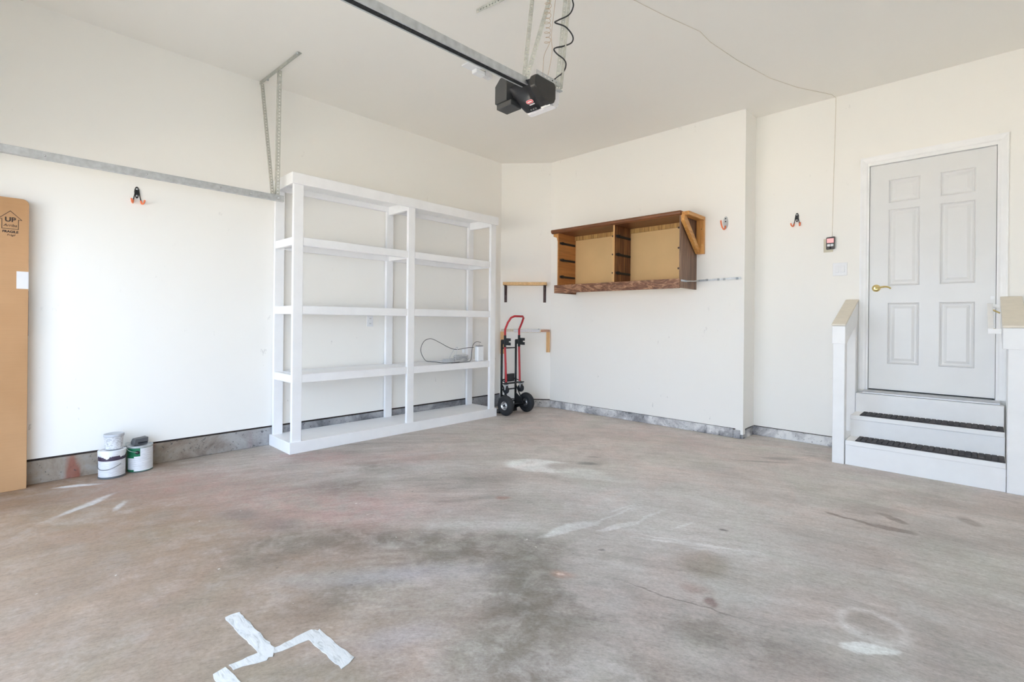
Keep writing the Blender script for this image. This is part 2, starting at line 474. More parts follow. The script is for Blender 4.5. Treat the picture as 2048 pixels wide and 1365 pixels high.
# ------------------------------------------------------------------ mesh helpers
class MB:
    def __init__(s):
        s.bm = bmesh.new()
    def box(s, x0, x1, y0, y1, z0, z1, bev=0.0, mat=None):
        if x0 > x1: x0, x1 = x1, x0
        if y0 > y1: y0, y1 = y1, y0
        if z0 > z1: z0, z1 = z1, z0
        v = [s.bm.verts.new(p) for p in ((x0, y0, z0), (x1, y0, z0), (x1, y1, z0), (x0, y1, z0),
                                         (x0, y0, z1), (x1, y0, z1), (x1, y1, z1), (x0, y1, z1))]
        fs = [s.bm.faces.new([v[i] for i in q]) for q in ((3, 2, 1, 0), (4, 5, 6, 7), (0, 1, 5, 4), (1, 2, 6, 5), (2, 3, 7, 6), (3, 0, 4, 7))]
        s._post(v, fs, bev, mat)
        return s
    def _post(s, v, fs, bev, mat):
        if mat is not None:
            for q in v:
                q.co = mat @ q.co
        if bev > 0:
            ed = set(e for f in fs for e in f.edges)
            bmesh.ops.bevel(s.bm, geom=list(ed), offset=bev, segments=1, affect='EDGES', profile=0.5)
    def prism(s, pts, axis, a, b, bev=0.0, mat=None):
        """extrude a polygon; pts are the two coordinates other than axis, in xyz order"""
        def mk(p, t):
            return {0: (t, p[0], p[1]), 1: (p[0], t, p[1]), 2: (p[0], p[1], t)}[axis]
        va = [s.bm.verts.new(mk(p, a)) for p in pts]
        vb = [s.bm.verts.new(mk(p, b)) for p in pts]
        fs = [s.bm.faces.new(va), s.bm.faces.new(list(reversed(vb)))]
        n = len(pts)
        for i in range(n):
            fs.append(s.bm.faces.new([va[i], vb[i], vb[(i + 1) % n], va[(i + 1) % n]]))
        s._post(va + vb, fs, bev, mat)
        return s
    def tube(s, pts, r, seg=8, caps=True):
        pts = [Vector(p) for p in pts]
        rings = []
        up = None
        n = len(pts)
        for i, p in enumerate(pts):
            d = (pts[min(i + 1, n - 1)] - pts[max(i - 1, 0)]).normalized()
            if up is None:
                up = d.orthogonal().normalized()
            else:
                up = (up - d * up.dot(d))
                up = up.normalized() if up.length > 1e-6 else d.orthogonal().normalized()
            sd = d.cross(up)
            rr = r[i] if isinstance(r, (list, tuple)) else r
            rings.append([s.bm.verts.new(p + (up * math.cos(a) + sd * math.sin(a)) * rr) for a in (2 * PI * k / seg for k in range(seg))])
        for A, B in zip(rings, rings[1:]):
            for k in range(seg):
                f = s.bm.faces.new([A[k], A[(k + 1) % seg], B[(k + 1) % seg], B[k]])
                f.smooth = True
        if caps:
            s.bm.faces.new(list(reversed(rings[0])))
            s.bm.faces.new(rings[-1])
        return s
    def cyl(s, p, q, r, seg=16, r2=None):
        return s.tube([p, q], [r, r if r2 is None else r2], seg)
    def lathe(s, prof, centre, seg=32, mat=None, a0=0.0, a1=2 * PI, smooth=True):
        """prof: list of (radius, height) turned about local z"""
        c = Vector(centre)
        full = abs(a1 - a0 - 2 * PI) < 1e-6
        cols = []
        for k in range(seg if full else seg + 1):
            a = a0 + (a1 - a0) * k / seg
            cols.append([s.bm.verts.new(((mat @ Vector((r * math.cos(a), r * math.sin(a), h))) if mat else Vector((r * math.cos(a), r * math.sin(a), h))) + c) for r, h in prof])
        for k in range(len(cols) - (0 if full else 1)):
            A, B = cols[k], cols[(k + 1) % len(cols)]
            for i in range(len(prof) - 1):
                f = s.bm.faces.new([A[i], B[i], B[i + 1], A[i + 1]])
                f.smooth = smooth
        return s
    def torus(s, centre, R, r, mat=None, seg=40, sub=14, flat=1.0):
        prof = [(R + r * math.cos(2 * PI * k / sub), flat * r * math.sin(2 * PI * k / sub)) for k in range(sub + 1)]
        return s.lathe(prof, centre, seg, mat)
    def quad(s, a, b, c, d):
        return s.bm.faces.new([s.bm.verts.new(p) for p in (a, b, c, d)])
    def strip(s, p, q, side, width, pitch=0.026, hole=(0.011, 0.011), thick=0.002):
        """a flat steel strip from p to q with a row of real punched holes"""
        p, q, side = Vector(p), Vector(q), Vector(side)
        L = (q - p).length
        d = (q - p) / L
        side = (side - d * side.dot(d)).normalized()
        nrm = d.cross(side)
        n = max(1, int(round(L / pitch)))
        st = L / n
        hw, hh = hole[0] / 2, hole[1] / 2
        for t in (0.0, thick):
            o = p + nrm * t
            for i in range(n):
                c = o + d * (st * (i + 0.5))
                O = [c + d * (a * st / 2) + side * (b * width / 2) for a, b in ((-1, -1), (1, -1), (1, 1), (-1, 1))]
                I = [c + d * (a * hh) + side * (b * hw) for a, b in ((-1, -1), (1, -1), (1, 1), (-1, 1))]
                for k in range(4):
                    s.quad(O[k], O[(k + 1) % 4], I[(k + 1) % 4], I[k])
        return s
    def build(s, name, mat, parent=None, loc=None):
        bmesh.ops.remove_doubles(s.bm, verts=s.bm.verts, dist=1e-6)
        bmesh.ops.recalc_face_normals(s.bm, faces=s.bm.faces)
        me = bpy.data.meshes.new(name)
        root = parent
        while root is not None and root.parent is not None:
            root = root.parent
        base = Vector(root.location) if root is not None else (Vector(loc) if loc else Vector((0, 0, 0)))
        for v in s.bm.verts:
            v.co -= base
        s.bm.to_mesh(me)
        s.bm.free()
        me.materials.append(mat)
        o = bpy.data.objects.new(name, me)
        COL.objects.link(o)
        if parent is not None:
            o.parent = parent
        else:
            o.location = base
        return o

def smooth(o, ang=35):
    me = o.data
    me.polygons.foreach_set('use_smooth', [True] * len(me.polygons))
    me.set_sharp_from_angle(angle=math.radians(ang))
    return o

def thing(name, loc, label, cat, group=None):
    o = bpy.data.objects.new(name, None)
    o.empty_display_size = 0.1
    o.location = loc
    COL.objects.link(o)
    return tag(o, label, cat, group)

def tag(o, label, cat, group=None):
    o['label'] = label
    o['category'] = cat
    if group:
        o['group'] = group
    return o

def struct(o, label=None):
    o['kind'] = 'structure'
    if label:
        o['label'] = label
    return o

def rot_to(n):
    """rotation that takes local +z to direction n"""
    return Vector((0, 0, 1)).rotation_difference(Vector(n).normalized()).to_matrix()

def arc(c, r, a0, a1, n, u, v):
    c, u, v = Vector(c), Vector(u), Vector(v)
    return [c + u * (r * math.cos(a0 + (a1 - a0) * k / n)) + v * (r * math.sin(a0 + (a1 - a0) * k / n)) for k in range(n + 1)]

def smooth_path(pts, sub=6):
    P = [Vector(p) for p in pts]
    P = [P[0] * 2 - P[1]] + P + [P[-1] * 2 - P[-2]]
    out = []
    for i in range(1, len(P) - 2):
        for k in range(sub):
            t = k / sub
            a, b, c, d = P[i - 1], P[i], P[i + 1], P[i + 2]
            out.append(0.5 * ((2 * b) + (c - a) * t + (2 * a - 5 * b + 4 * c - d) * t * t + (3 * b - a - 3 * c + d) * t ** 3))
    out.append(P[-2])
    return out

# ------------------------------------------------------------------ room shell
XL, YB, YD, H = -4.809, 5.221, 5.537, 3.3725
XR, YF = 1.65, -0.60
CA, CB = (-4.809, 4.779), (-4.271, 5.221)      # the cut-off corner
XJ = -1.732                                    # where the wall steps back
T = 0.11

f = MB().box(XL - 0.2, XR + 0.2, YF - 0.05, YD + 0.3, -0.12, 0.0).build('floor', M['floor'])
struct(f, 'stained grey and brown concrete garage floor')
c = MB().box(XL - 0.2, XR + 0.2, YF - 0.15, YD + 0.3, H, H + 0.1).build('ceiling', M['ceiling'])
struct(c, 'plain cream painted ceiling')
dw = MB().box(-14, 10, -22, YF - 0.05, -0.14, -0.02).build('driveway', plain('pale_driveway_concrete', (196, 184, 166), 0.8, var=0.05, scale=3))
struct(dw, 'pale concrete driveway outside the opening')

ZL, ZB = 0.178, 0.100
struct(MB().box(XL - T, XL, YF, CA[1] + 0.02, ZL, H).build('wall_left', M['wall']), 'long cream wall on the left')
dx, dy = CB[0] - CA[0], CB[1] - CA[1]
LEN = math.hypot(dx, dy)
DU = Vector((dx / LEN, dy / LEN, 0))           # along the cut-off corner
DN = Vector((dy / LEN, -dx / LEN, 0))          # out of it into the room
def DG(s, out, z):
    return Vector((CA[0], CA[1], 0)) + DU * s + DN * out + Vector((0, 0, z))
def dbox(mb, s0, s1, o0, o1, z0, z1, bev=0.0):
    m = Matrix((( DU.x, DN.x, 0, CA[0]), (DU.y, DN.y, 0, CA[1]), (0, 0, 1, 0), (0, 0, 0, 1)))
    return mb.box(s0, s1, o0, o1, z0, z1, bev, m)
struct(dbox(MB(), 0.0, LEN, -T, 0.0, ZB + 0.01, H).build('wall_corner', M['wall']), 'narrow cream wall across the far corner')
mb = MB().box(CB[0], XJ, YB, YD + T, ZB, H)
mb.box(XJ - 0.075, XJ, YB, YB + 0.06, 0.045, ZB)           # drywall tongue hanging lower at the outside corner
struct(mb.build('wall_back', M['wall']), 'cream back wall that carries the drawer carcass')
DX0, DX1, DZ0, DZ1 = -0.772, 0.122, 0.56, 2.685
mb = MB()
mb.box(XJ, DX0, YD, YD + T, ZB, H).box(DX1, XR, YD, YD + T, ZB, H).box(DX0, DX1, YD, YD + T, DZ1, H).box(DX0, DX1, YD, YD + T, ZB, DZ0)
struct(mb.build('wall_recess', M['wall']), 'cream wall around the entry door')
struct(MB().box(DX0 - 0.2, DX1 + 0.2, YD + T + 0.001, YD + T + 0.05, 0, H).build('door_light_block', M['wall']), 'unseen panel added behind the entry door to block light')  # added backing, unseen, stops sky light leaking round the door slab
struct(MB().box(XR, XR + T, YF, YD + T, 0, H).build('wall_right', M['wall']), 'cream wall on the right, out of view')
mb = MB()
mb.box(XL - T, -4.36, YF - T, YF, 0, H).box(0.62, XR, YF - T, YF, 0, H).box(-4.36, 0.62, YF - T, YF, 2.13, H)
struct(mb.build('wall_front', M['wall']), 'cream wall around the garage opening behind the camera')

# concrete curb under the drywall, with the dark sill line between
struct(MB().box(XL - T, XL + 0.004, YF, CA[1] + 0.02, 0.0, ZL - 0.016, 0.003).build('baseboard_left', M['curb_warm']), 'stained concrete curb under the left wall')
mb = dbox(MB(), 0.0, LEN, -T, 0.012, 0.0, ZB - 0.004, 0.004)
struct(mb.build('baseboard_corner', M['curb']), 'grey concrete curb across the corner')
mb = MB().box(CB[0] - 0.02, XJ - 0.10, YB + 0.002, YD, 0.0, ZB - 0.006, 0.004)
mb.box(XJ - 0.096, XJ - 0.026, YB - 0.006, YD, 0.0, ZB - 0.012, 0.006)
struct(mb.build('baseboard_back', M['curb']), 'grey paint-smeared concrete curb under the back wall')
mb = MB().box(XJ - 0.03, XJ - 0.006, YB + 0.02, YD, 0, ZB - 0.02).box(XJ - 0.02, XR, YD - 0.006, YD + T, 0.0, ZB - 0.008, 0.004)
struct(mb.build('baseboard_recess', M['curb']), 'grey chipped concrete curb under the door wall')
mb = MB().box(XL - T, XL - 0.012, YF, CA[1], ZL - 0.018, ZL + 0.004)
struct(mb.build('trim_1', M['dark_gap']), 'dark sill line above the left curb')
mb = MB().box(CB[0], XJ - 0.01, YB + 0.01, YD, ZB - 0.012, ZB + 0.002).box(XJ, XR, YD + 0.006, YD + T, ZB - 0.012, ZB + 0.002)
struct(mb.build('trim_2', M['dark_gap']), 'dark sill line above the back curb')
mb = dbox(MB(), -0.08, LEN + 0.08, -T, -0.006, 0.0, ZB + 0.10)
struct(mb.build('trim_3', M['dark_gap']), 'dark sill line above the corner curb')

# ------------------------------------------------------------------ entry door
YS = YD + 0.022                                 # face of the slab
dx0, dx1, dz0, dz1 = -0.742, 0.092, 0.592, 2.645
cols = [dx0, -0.606, -0.384, -0.253, -0.029, dx1]
rows = [dz0, 0.829, 1.384, 1.537, 2.230, 2.290, 2.500, dz1]
mb = MB()
for i in range(5):
    for j in range(7):
        if i in (1, 3) and j in (1, 3, 5):
            continue
        mb.quad((cols[i], YS, rows[j]), (cols[i + 1], YS, rows[j]), (cols[i + 1], YS, rows[j + 1]), (cols[i], YS, rows[j + 1]))
mb.quad((dx0, YS, dz0), (dx1, YS, dz0), (dx1, YS + .04, dz0), (dx0, YS + .04, dz0))
mb.quad((dx0, YS, dz1), (dx1, YS, dz1), (dx1, YS + .04, dz1), (dx0, YS + .04, dz1))
mb.quad((dx0, YS, dz0), (dx0, YS, dz1), (dx0, YS + .04, dz1), (dx0, YS + .04, dz0))
mb.quad((dx1, YS, dz0), (dx1, YS, dz1), (dx1, YS + .04, dz1), (dx1, YS + .04, dz0))
mb.quad((dx0, YS + .04, dz0), (dx1, YS + .04, dz0), (dx1, YS + .04, dz1), (dx0, YS + .04, dz1))
door = mb.build('door_1', M['door_white'], loc=(-0.325, YD, dz0))
struct(door, 'white six-panel entry door at the top of the steps')
for i in (1, 3):
    for j in (1, 3, 5):
        x0, x1, z0, z1 = cols[i], cols[i + 1], rows[j], rows[j + 1]
        mb = MB()
        prev = None
        for ins, dep in ((0, 0), (0.006, -0.005), (0.012, 0.004), (0.022, 0.009), (0.030, 0.009), (0.052, 0.002), (None, None)):
            if ins is None:
                mb.bm.faces.new(prev)
                break
            ring = [mb.bm.verts.new(p) for p in ((x0 + ins, YS + dep, z0 + ins), (x1 - ins, YS + dep, z0 + ins), (x1 - ins, YS + dep, z1 - ins), (x0 + ins, YS + dep, z1 - ins))]
            if prev:
                for k in range(4):
                    mb.bm.faces.new([prev[k], prev[(k + 1) % 4], ring[(k + 1) % 4], ring[k]])
            prev = ring
        mb.build('panel', M['door_white'], door)
# jamb, stop and casing
mb = MB()
mb.box(DX0, dx0 - 0.003, YD - 0.004, YD + T, DZ0, DZ1).box(dx1 + 0.003, DX1, YD - 0.004, YD + T, DZ0, DZ1).box(dx0 - 0.003, dx1 + 0.003, YD - 0.004, YD + T, dz1 + 0.003, DZ1)
mb.build('jamb', M['white'], door)
for x0, x1, s in ((-0.812, -0.757, -1), (0.107, 0.160, 1)):
    mb = MB()
    xo, xi = (x0, x1) if s < 0 else (x1, x0)
    pts = [(xo, YD), (xo, YD - 0.018), (xo - s * 0.012, YD - 0.018), (xo - s * 0.030, YD - 0.013), (xi + s * 0.010, YD - 0.011), (xi, YD - 0.006), (xi, YD)]
    mb.prism(pts, 2, 0.585, 2.728)
    mb.build('casing', M['white'], door)
mb = MB()
zo, zi = 2.728, 2.674
mb.prism([(YD, zo), (YD - 0.0185, zo), (YD - 0.0185, zo - 0.012), (YD - 0.0135, zo - 0.030), (YD - 0.0115, zi + 0.010), (YD - 0.0065, zi), (YD, zi)], 0, -0.812, 0.160)
mb.build('casing', M['white'], door)
mb = MB()
mb.prism([(YD - 0.075, 0.557), (YD - 0.075, 0.566), (YD - 0.03, 0.582), (YD + 0.01, 0.585), (YD + 0.06, 0.585), (YD + 0.06, 0.557)], 0, -0.771, 0.121)
mb.build('threshold', M['sill_metal'], door)['label'] = 'silver metal door threshold'
MB().box(dx0 + 0.005, dx1 - 0.005, YS - 0.004, YS + 0.03, 0.586, 0.594).build('door_sweep', M['black_matte'], door)['label'] = 'dark sweep strip under the door'
# brass lever
hx, hz = -0.690, 1.519
mb = MB().lathe([(0.0, 0.014), (0.012, 0.014), (0.022, 0.012), (0.031, 0.006), (0.033, 0.0)], (hx, YS, hz), 28, rot_to((0, -1, 0)))
mb.cyl((hx, YS - 0.008, hz), (hx, YS - 0.05, hz), 0.010, 14)
mb.tube(smooth_path([(hx, YS - 0.050, hz), (hx + 0.035, YS - 0.052, hz + 0.004), (hx + 0.07, YS - 0.050, hz + 0.009), (hx + 0.095, YS - 0.048, hz + 0.003), (hx + 0.112, YS - 0.046, hz - 0.010)], 4),
        [0.011] * 4 + [0.009] * 4 + [0.008] * 4 + [0.007] * 5, 10)
smooth(mb.build('lever_handle', M['brass'], door))['label'] = 'polished brass lever handle'
mb = MB().box(dx1 - 0.030, dx1 - 0.006, YS - 0.003, YS, 1.40, 1.425)
mb.build('latch_plate', M['white_plastic'], door)

# ------------------------------------------------------------------ entry steps
YP = 4.930
SX0, SX1 = -0.814, 0.142
st = thing('entry_steps', (-0.33, 5.2, 0), 'white painted wooden steps of two treads below the entry door', 'steps')
MB().box(SX0, SX1, YP + 0.012, YP + 0.03, 0.0, 0.166).build('riser', M['white'], st)
MB().box(SX0, SX1, YP, 5.185, 0.166, 0.206, 0.004).build('tread', M['white'], st)
MB().box(SX0, SX1, 5.165, 5.185, 0.206, 0.352).build('riser', M['white'], st)
MB().box(SX0, SX1, 5.150, 5.425, 0.352, 0.391, 0.004).build('tread', M['white'], st)
MB().box(SX0, SX1, 5.402, 5.425, 0.391, 0.556).build('riser', M['white'], st)
MB().box(SX0 + 0.001, SX1 - 0.001, 5.4255, YD - 0.022, 0.53, 0.5545).build('sill_board', M['white'], st)
for x in (SX0, SX1 - 0.03):
    MB().prism([(YP + 0.03, 0.0), (YP + 0.03, 0.166), (5.185, 0.166), (5.185, 0.352), (5.425, 0.352), (5.425, 0.53), (YD - 0.01, 0.53), (YD - 0.01, 0.0)], 0, x, x + 0.03).build('stringer', M['white'], st)

def stair_mat(y0, z, x0, lab):
    mb = MB().box(x0, 0.139, y0, y0 + 0.205, z, z + 0.006)
    n = 25
    w = (0.140 - x0) / n
    for i in range(n):
        for j in range(3):
            mb.box(x0 + i * w + 0.003, x0 + (i + 1) * w - 0.003, y0 + 0.006 + j * 0.066, y0 + 0.066 + j * 0.066, z + 0.005, z + 0.012, 0.002)
    o = mb.build('stair_mat', M['mat'], loc=(-0.3, y0 + 0.1, z))
    return tag(o, lab, 'mat', 'rubber mats on the entry steps')
M['mat'] = plain('grey_black_rubber_mat', (74, 71, 73), 0.8, var=0.25, scale=30, bump=0.2)
stair_mat(YP + 0.004, 0.2065, -0.745, 'black ribbed rubber mat on the lower tread of the white steps')
stair_mat(5.155, 0.3915, -0.747, 'black ribbed rubber mat on the upper tread, just below the door')

def railing(x0, x1, px0, px1, lab):
    t = thing('stair_railing', ((x0 + x1) / 2, 5.2, 0), lab, 'railing')
    MB().box(px0, px1, YP - 0.004, YP + 0.085, 0.0, 1.060, 0.003).build('post', M['white'], t)
    if x0 < -0.5:
        MB().box(px0 + 0.01, px1 - 0.002, YD - 0.10, YD - 0.004, 0.0, 1.35, 0.003).build('post', M['white'], t)
        MB().box(px0, px1 - 0.004, YP + 0.09, YD - 0.1, 0.16, 0.196, 0.003).build('stretcher', M['white'], t)
    else:
        MB().box(px0 + 0.01, px1 - 0.002, YD - 0.10, YD - 0.022, 0.0, 1.35, 0.003).build('post', M['white'], t)
    sl = (1.425 - 1.185) / (YD - YP)
    yb = YD - 0.022
    MB().prism([(YP - 0.008, 1.018), (YP - 0.008, 1.168), (yb, 1.168 + sl * (yb - YP)), (yb, 0.985 + sl * (yb - YP)), (YP + 0.06, 1.018)], 0, x0 + 0.003, x1 - 0.003, 0.003).build('top_rail', M['white'], t)
    MB().prism([(YP - 0.012, 1.170), (YP - 0.012, 1.188), (yb, 1.188 + sl * (yb - YP)), (yb, 1.170 + sl * (yb - YP))], 0, x0, x1, 0.003).build('cap', M['cap_ceiling_tint'], t)['label'] = 'sloping cap board with beige ceiling reflection painted in'
    return t
railing(-0.917, -0.815, -0.907, -0.8205, 'white square-post stair railing left of the steps')
rr = railing(0.116, 0.240, 0.146, 0.236, 'white stair railing right of the steps with a grab rail')
g0, g1 = 4.955, 5.40
z0, z1 = 1.146, 1.345
mb = MB()
def gz(y): return z0 + (z1 - z0) * (y - g0) / (g1 - g0)
mb.prism([(g0, z0), (g0, z0 + 0.018), (g1, z1 + 0.018), (g1, z1)], 0, 0.042, 0.074, 0.002)
mb.box(0.0425, 0.114, g0 + 0.0005, g0 + 0.02, z0 - 0.020, z0 + 0.0175, 0.002)
mb.box(0.0425, 0.114, g1 - 0.02, g1 - 0.0005, z1 - 0.020, z1 + 0.008, 0.002)
gr = mb.build('grab_rail', M['white'], rr)
for y in (g0 + 0.06, g1 - 0.06):
    MB().tube([(0.113, y + 0.01, gz(y) - 0.035), (0.06, y, gz(y) - 0.002)], 0.006, 8).build('bracket', M['brass'], gr)['label'] = 'small brass bracket'

# ------------------------------------------------------------------ big white shelving unit
XS, XBK = -4.340, -4.795
PY = [(1.752, 1.838), (2.942, 3.026), (4.140, 4.228)]
sh = thing('shelving_unit', (-4.57, 2.99, 0), 'large white painted wooden shelving unit against the left wall', 'shelving')
for (a, b) in PY:
    MB().box(XS - 0.036, XS, a, b, 0.096, 2.385, 0.003).build('post', M['shelf_white'], sh)
    MB().box(XBK, XBK + 0.036, a, b, 0.096, 2.385, 0.003).build('post', M['shelf_white'], sh)
YA, YZ = PY[0][0] - 0.022, PY[2][1] + 0.022
# base plinth
MB().box(XS - 0.002, XS + 0.017, YA, YZ, 0.0, 0.100, 0.002).build('plinth_board', M['shelf_white'], sh)
MB().box(XBK - 0.004, XS - 0.002, YA, YA + 0.019, 0.0, 0.100, 0.002).build('plinth_board', M['shelf_white'], sh)
MB().box(XBK - 0.004, XS - 0.002, YZ - 0.019, YZ, 0.0, 0.100, 0.002).build('plinth_board', M['shelf_white'], sh)
MB().box(XBK, XS - 0.002, YA + 0.019, YZ - 0.019, 0.078, 0.098).build('base_deck', M['shelf_white'], sh)
# three shelves of rails and a deck
for zt, zb in ((1.912, 1.838), (1.303, 1.227), (0.690, 0.616)):
    for k in range(2):
        y0, y1 = PY[k][1], PY[k + 1][0]
        MB().box(XS - 0.040, XS - 0.004, y0, y1, zb, zt, 0.003).build('front_rail', M['shelf_white'], sh)
        MB().box(XBK + 0.001, XBK + 0.036, y0, y1, zb, zt, 0.003).build('back_rail', M['shelf_white'], sh)
        MB().box(XBK + 0.036, XS - 0.040, y0 + 0.001, y1 - 0.001, zt - 0.020, zt - 0.003).build('deck', M['shelf_white'], sh)
    for (a, b) in PY:
        MB().box(XBK + 0.036, XS - 0.036, (a + b) / 2 - 0.019 if a > 2 else a + 0.004, (a + b) / 2 + 0.019 if a > 2 else a + 0.042, zb, zt - 0.002, 0.003).build('cross_rail', M['shelf_white'], sh)
# top: fascia outside the posts, deck and cross members
MB().box(XS, XS + 0.019, YA, YZ, 2.370, 2.468, 0.003).build('fascia', M['shelf_white'], sh)
MB().box(XBK - 0.004, XS, YA, YA + 0.019, 2.370, 2.468, 0.003).build('fascia', M['shelf_white'], sh)
MB().box(XBK - 0.004, XS, YZ - 0.019, YZ, 2.370, 2.468, 0.003).build('fascia', M['shelf_white'], sh)
MB().box(XBK - 0.002, XS, YA + 0.019, YZ - 0.019, 2.440, 2.460).build('top_deck', M['shelf_white'], sh)
MB().box(XBK - 0.002, XBK + 0.036, YA + 0.019, YZ - 0.019, 2.386, 2.440, 0.003).build('back_rail', M['shelf_white'], sh)
for (a, b) in PY[1:]:
    MB().box(XBK + 0.036, XS - 0.001, a + 0.02, a + 0.058, 2.350, 2.440, 0.003).build('cross_rail', M['shelf_white'], sh)

# ------------------------------------------------------------------ things on the shelf
ZS = 0.688
d = thing('network_device', (-4.400, 4.03, ZS), 'white upright box of a network device at the right end of the shelf', 'router')
mb = MB().box(-4.445, -4.385, 3.978, 4.085, ZS, ZS + 0.185, 0.012)
smooth(mb.build('body', M['white_plastic'], d))
MB().box(-4.438, -4.392, 3.986, 4.077, ZS + 0.185, ZS + 0.19, 0.003).build('top_grille', M['grey_plastic'], d)
mb = MB()
Xc = -4.50
loop = [(-4.392, 3.70, ZS + 0.008), (-4.395, 3.60, ZS + 0.007), (-4.43, 3.49, ZS + 0.008), (-4.47, 3.42, 0.706), (Xc, 3.36, 0.712), (Xc, 3.285, 0.735), (Xc, 3.225, 0.845), (Xc, 3.268, 0.944), (Xc, 3.365, 0.973), (Xc, 3.494, 0.924), (Xc, 3.60, 0.875), (Xc, 3.70, 0.842), (Xc, 3.78, 0.838), (Xc, 3.914, 0.852), (-4.47, 3.99, 0.855)]
mb.tube(smooth_path(loop, 6), 0.0032, 8)
tag(mb.build('black_cable', M['cord_black'], loc=(Xc, 3.5, ZS)), 'black cable standing up in a wide loop on the shelf', 'cable', 'black cables on the shelf')
mb = MB()
mb.tube(smooth_path([(Xc + .02, 4.115, 0.912), (Xc, 4.06, 0.922), (Xc, 4.003, 0.882), (Xc + .02, 3.965, 0.80), (-4.45, 3.935, 0.735), (-4.42, 3.89, ZS + 0.012), (-4.375, 3.82, ZS + 0.008), (-4.365, 3.72, ZS + 0.007), (-4.368, 3.62, ZS + 0.007), (-4.372, 3.56, ZS + 0.007)], 6), 0.0032, 8)
tag(mb.build('black_cable', M['cord_black'], loc=(Xc, 3.9, ZS)), 'black cable rising in an arch beside the white device', 'cable', 'black cables on the shelf')
rnd = random.Random(3)
def bundle(name, cy, cx, ly, lx, turns, mat, lab, h):
    mb = MB()
    pts = []
    for k in range(turns * 10):
        a = 2 * PI * k / 10
        sx = 1 + rnd.uniform(-.22, .18)
        pts.append((cx + lx * sx * math.cos(a) * (0.75 + 0.25 * math.sin(k * .37)), cy + ly * sx * math.sin(a), ZS + 0.006 + h * k / (turns * 10) + rnd.uniform(0, .018)))
    mb.tube(smooth_path(pts, 4), 0.0034, 6)
    return tag(mb.build(name, mat, loc=(cx, cy, ZS)), lab, 'cable', 'coiled cables on the shelf')
bundle('coiled_cable', 3.625, -4.485, 0.085, 0.040, 8, M['cord_white'], 'white cable coiled flat on the shelf, nearest the loop of black cable', 0.03)
bundle('coiled_cable', 3.850, -4.548, 0.100, 0.058, 10, M['cord_grey'], 'grey cable coil heaped left of the white device', 0.06)
mb = MB().tube(smooth_path([(-4.41, 3.655, ZS + 0.006), (-4.43, 3.675, 0.72), (-4.463, 3.70, 0.79), (-4.470, 3.735, 0.858), (-4.53, 3.752, 0.852), (-4.60, 3.745, 0.78), (-4.63, 3.73, ZS + 0.006)], 6), 0.0036, 7)
tag(mb.build('white_cable', M['cord_white'], loc=(-4.49, 3.7, ZS)), 'short white cable bent up over the black cable loop', 'cable')
mb = MB().box(-4.52, -4.495, 3.845, 3.875, ZS + 0.103, ZS + 0.148, 0.004)
ad = mb.build('power_adapter', M['white_plastic'], loc=(-4.49, 3.86, ZS))
tag(ad, 'tiny white power adapter lying on the grey cable heap', 'adapter')

# wall outlet behind the shelves
o = thing('wall_outlet', (XL, 2.77, 1.165), 'white duplex outlet on the left wall behind the shelves', 'outlet')
MB().box(XL, XL + 0.006, 2.733, 2.807, 1.108, 1.224, 0.002).build('cover_plate', M['white_plastic'], o)
for z in (1.138, 1.194):
    s_ = MB().box(XL + 0.005, XL + 0.009, 2.754, 2.786, z - 0.015, z + 0.015, 0.002).build('socket', M['white_plastic'], o)
    MB().box(XL + 0.008, XL + 0.0096, 2.761, 2.764, z - 0.004, z + 0.007).box(XL + 0.008, XL + 0.0096, 2.776, 2.779, z - 0.004, z + 0.007).build('slot', M['black_matte'], s_)

# ------------------------------------------------------------------ tall carton
XF = -4.722
cb = thing('cardboard_box', (-4.765, -0.17, 0), 'tall brown cardboard carton standing against the left wall', 'box')
mb = MB()
R = 0.035
prof = [(-0.45, 0.0), (0.117, 0.0), (0.117, 1.985 - R)] + [(0.117 - R + R * math.cos(a), 1.985 - R + R * math.sin(a)) for a in (PI * k / 16 for k in range(1, 9))] + [(-0.45, 1.985)]
mb.prism(prof, 0, XL + 0.008, XF, 0.002)
mb.build('carton', M['cardboard'], cb)
for z in (1.147, 0.957, 0.644, 0.386):
    mb = MB()
    mb.prism([(-0.45, z - 0.004), (0.110, z - 0.002), (0.112, z + 0.003), (-0.45, z + 0.001)], 0, XF - 0.001, XF + 0.0012)
    mb.build('fold_crease', M['cardboard'], cb)
mb = MB()
z0 = 0
mb.box(XF, XF + 0.0008, 0.059, 0.1175, 1.372, 1.490).box(XL + 0.03, XF + 0.0008, 0.117, 0.1180, 1.372, 1.490)
mb.build('tape_patch', M['lens'], cb)['label'] = 'silvery tape patch on the edge'
MB().box(XL + 0.04, XF - 0.002, 0.117, 0.1185, 1.05, 1.36).build('edge_label', M['purple'], cb)['label'] = 'dark printed label on the side'
# printed arrow with a roofed outline
mb = MB()
def seg_print(mb, a, b, w=0.0032, x=XF + 0.0006):
    (y0, q0), (y1, q1) = a, b
    L = math.hypot(y1 - y0, q1 - q0)
    ny, nz = -(q1 - q0) / L * w / 2, (y1 - y0) / L * w / 2
    ey, ez = (y1 - y0) / L * w / 2, (q1 - q0) / L * w / 2
    mb.quad((x, y0 - ey + ny, q0 - ez + nz), (x, y1 + ey + ny, q1 + ez + nz), (x, y1 + ey - ny, q1 + ez - nz), (x, y0 - ey - ny, q0 - ez - nz))
oy = [(0.027, 1.895), (0.082, 1.838), (0.066, 1.838), (0.066, 1.774), (-0.012, 1.774), (-0.012, 1.838), (-0.028, 1.838), (0.027, 1.895)]
for a, b in zip(oy, oy[1:]):
    seg_print(mb, a, b)
mb.build('arrow_print', M['dark_print'], cb)['label'] = 'dark printed arrow outline'
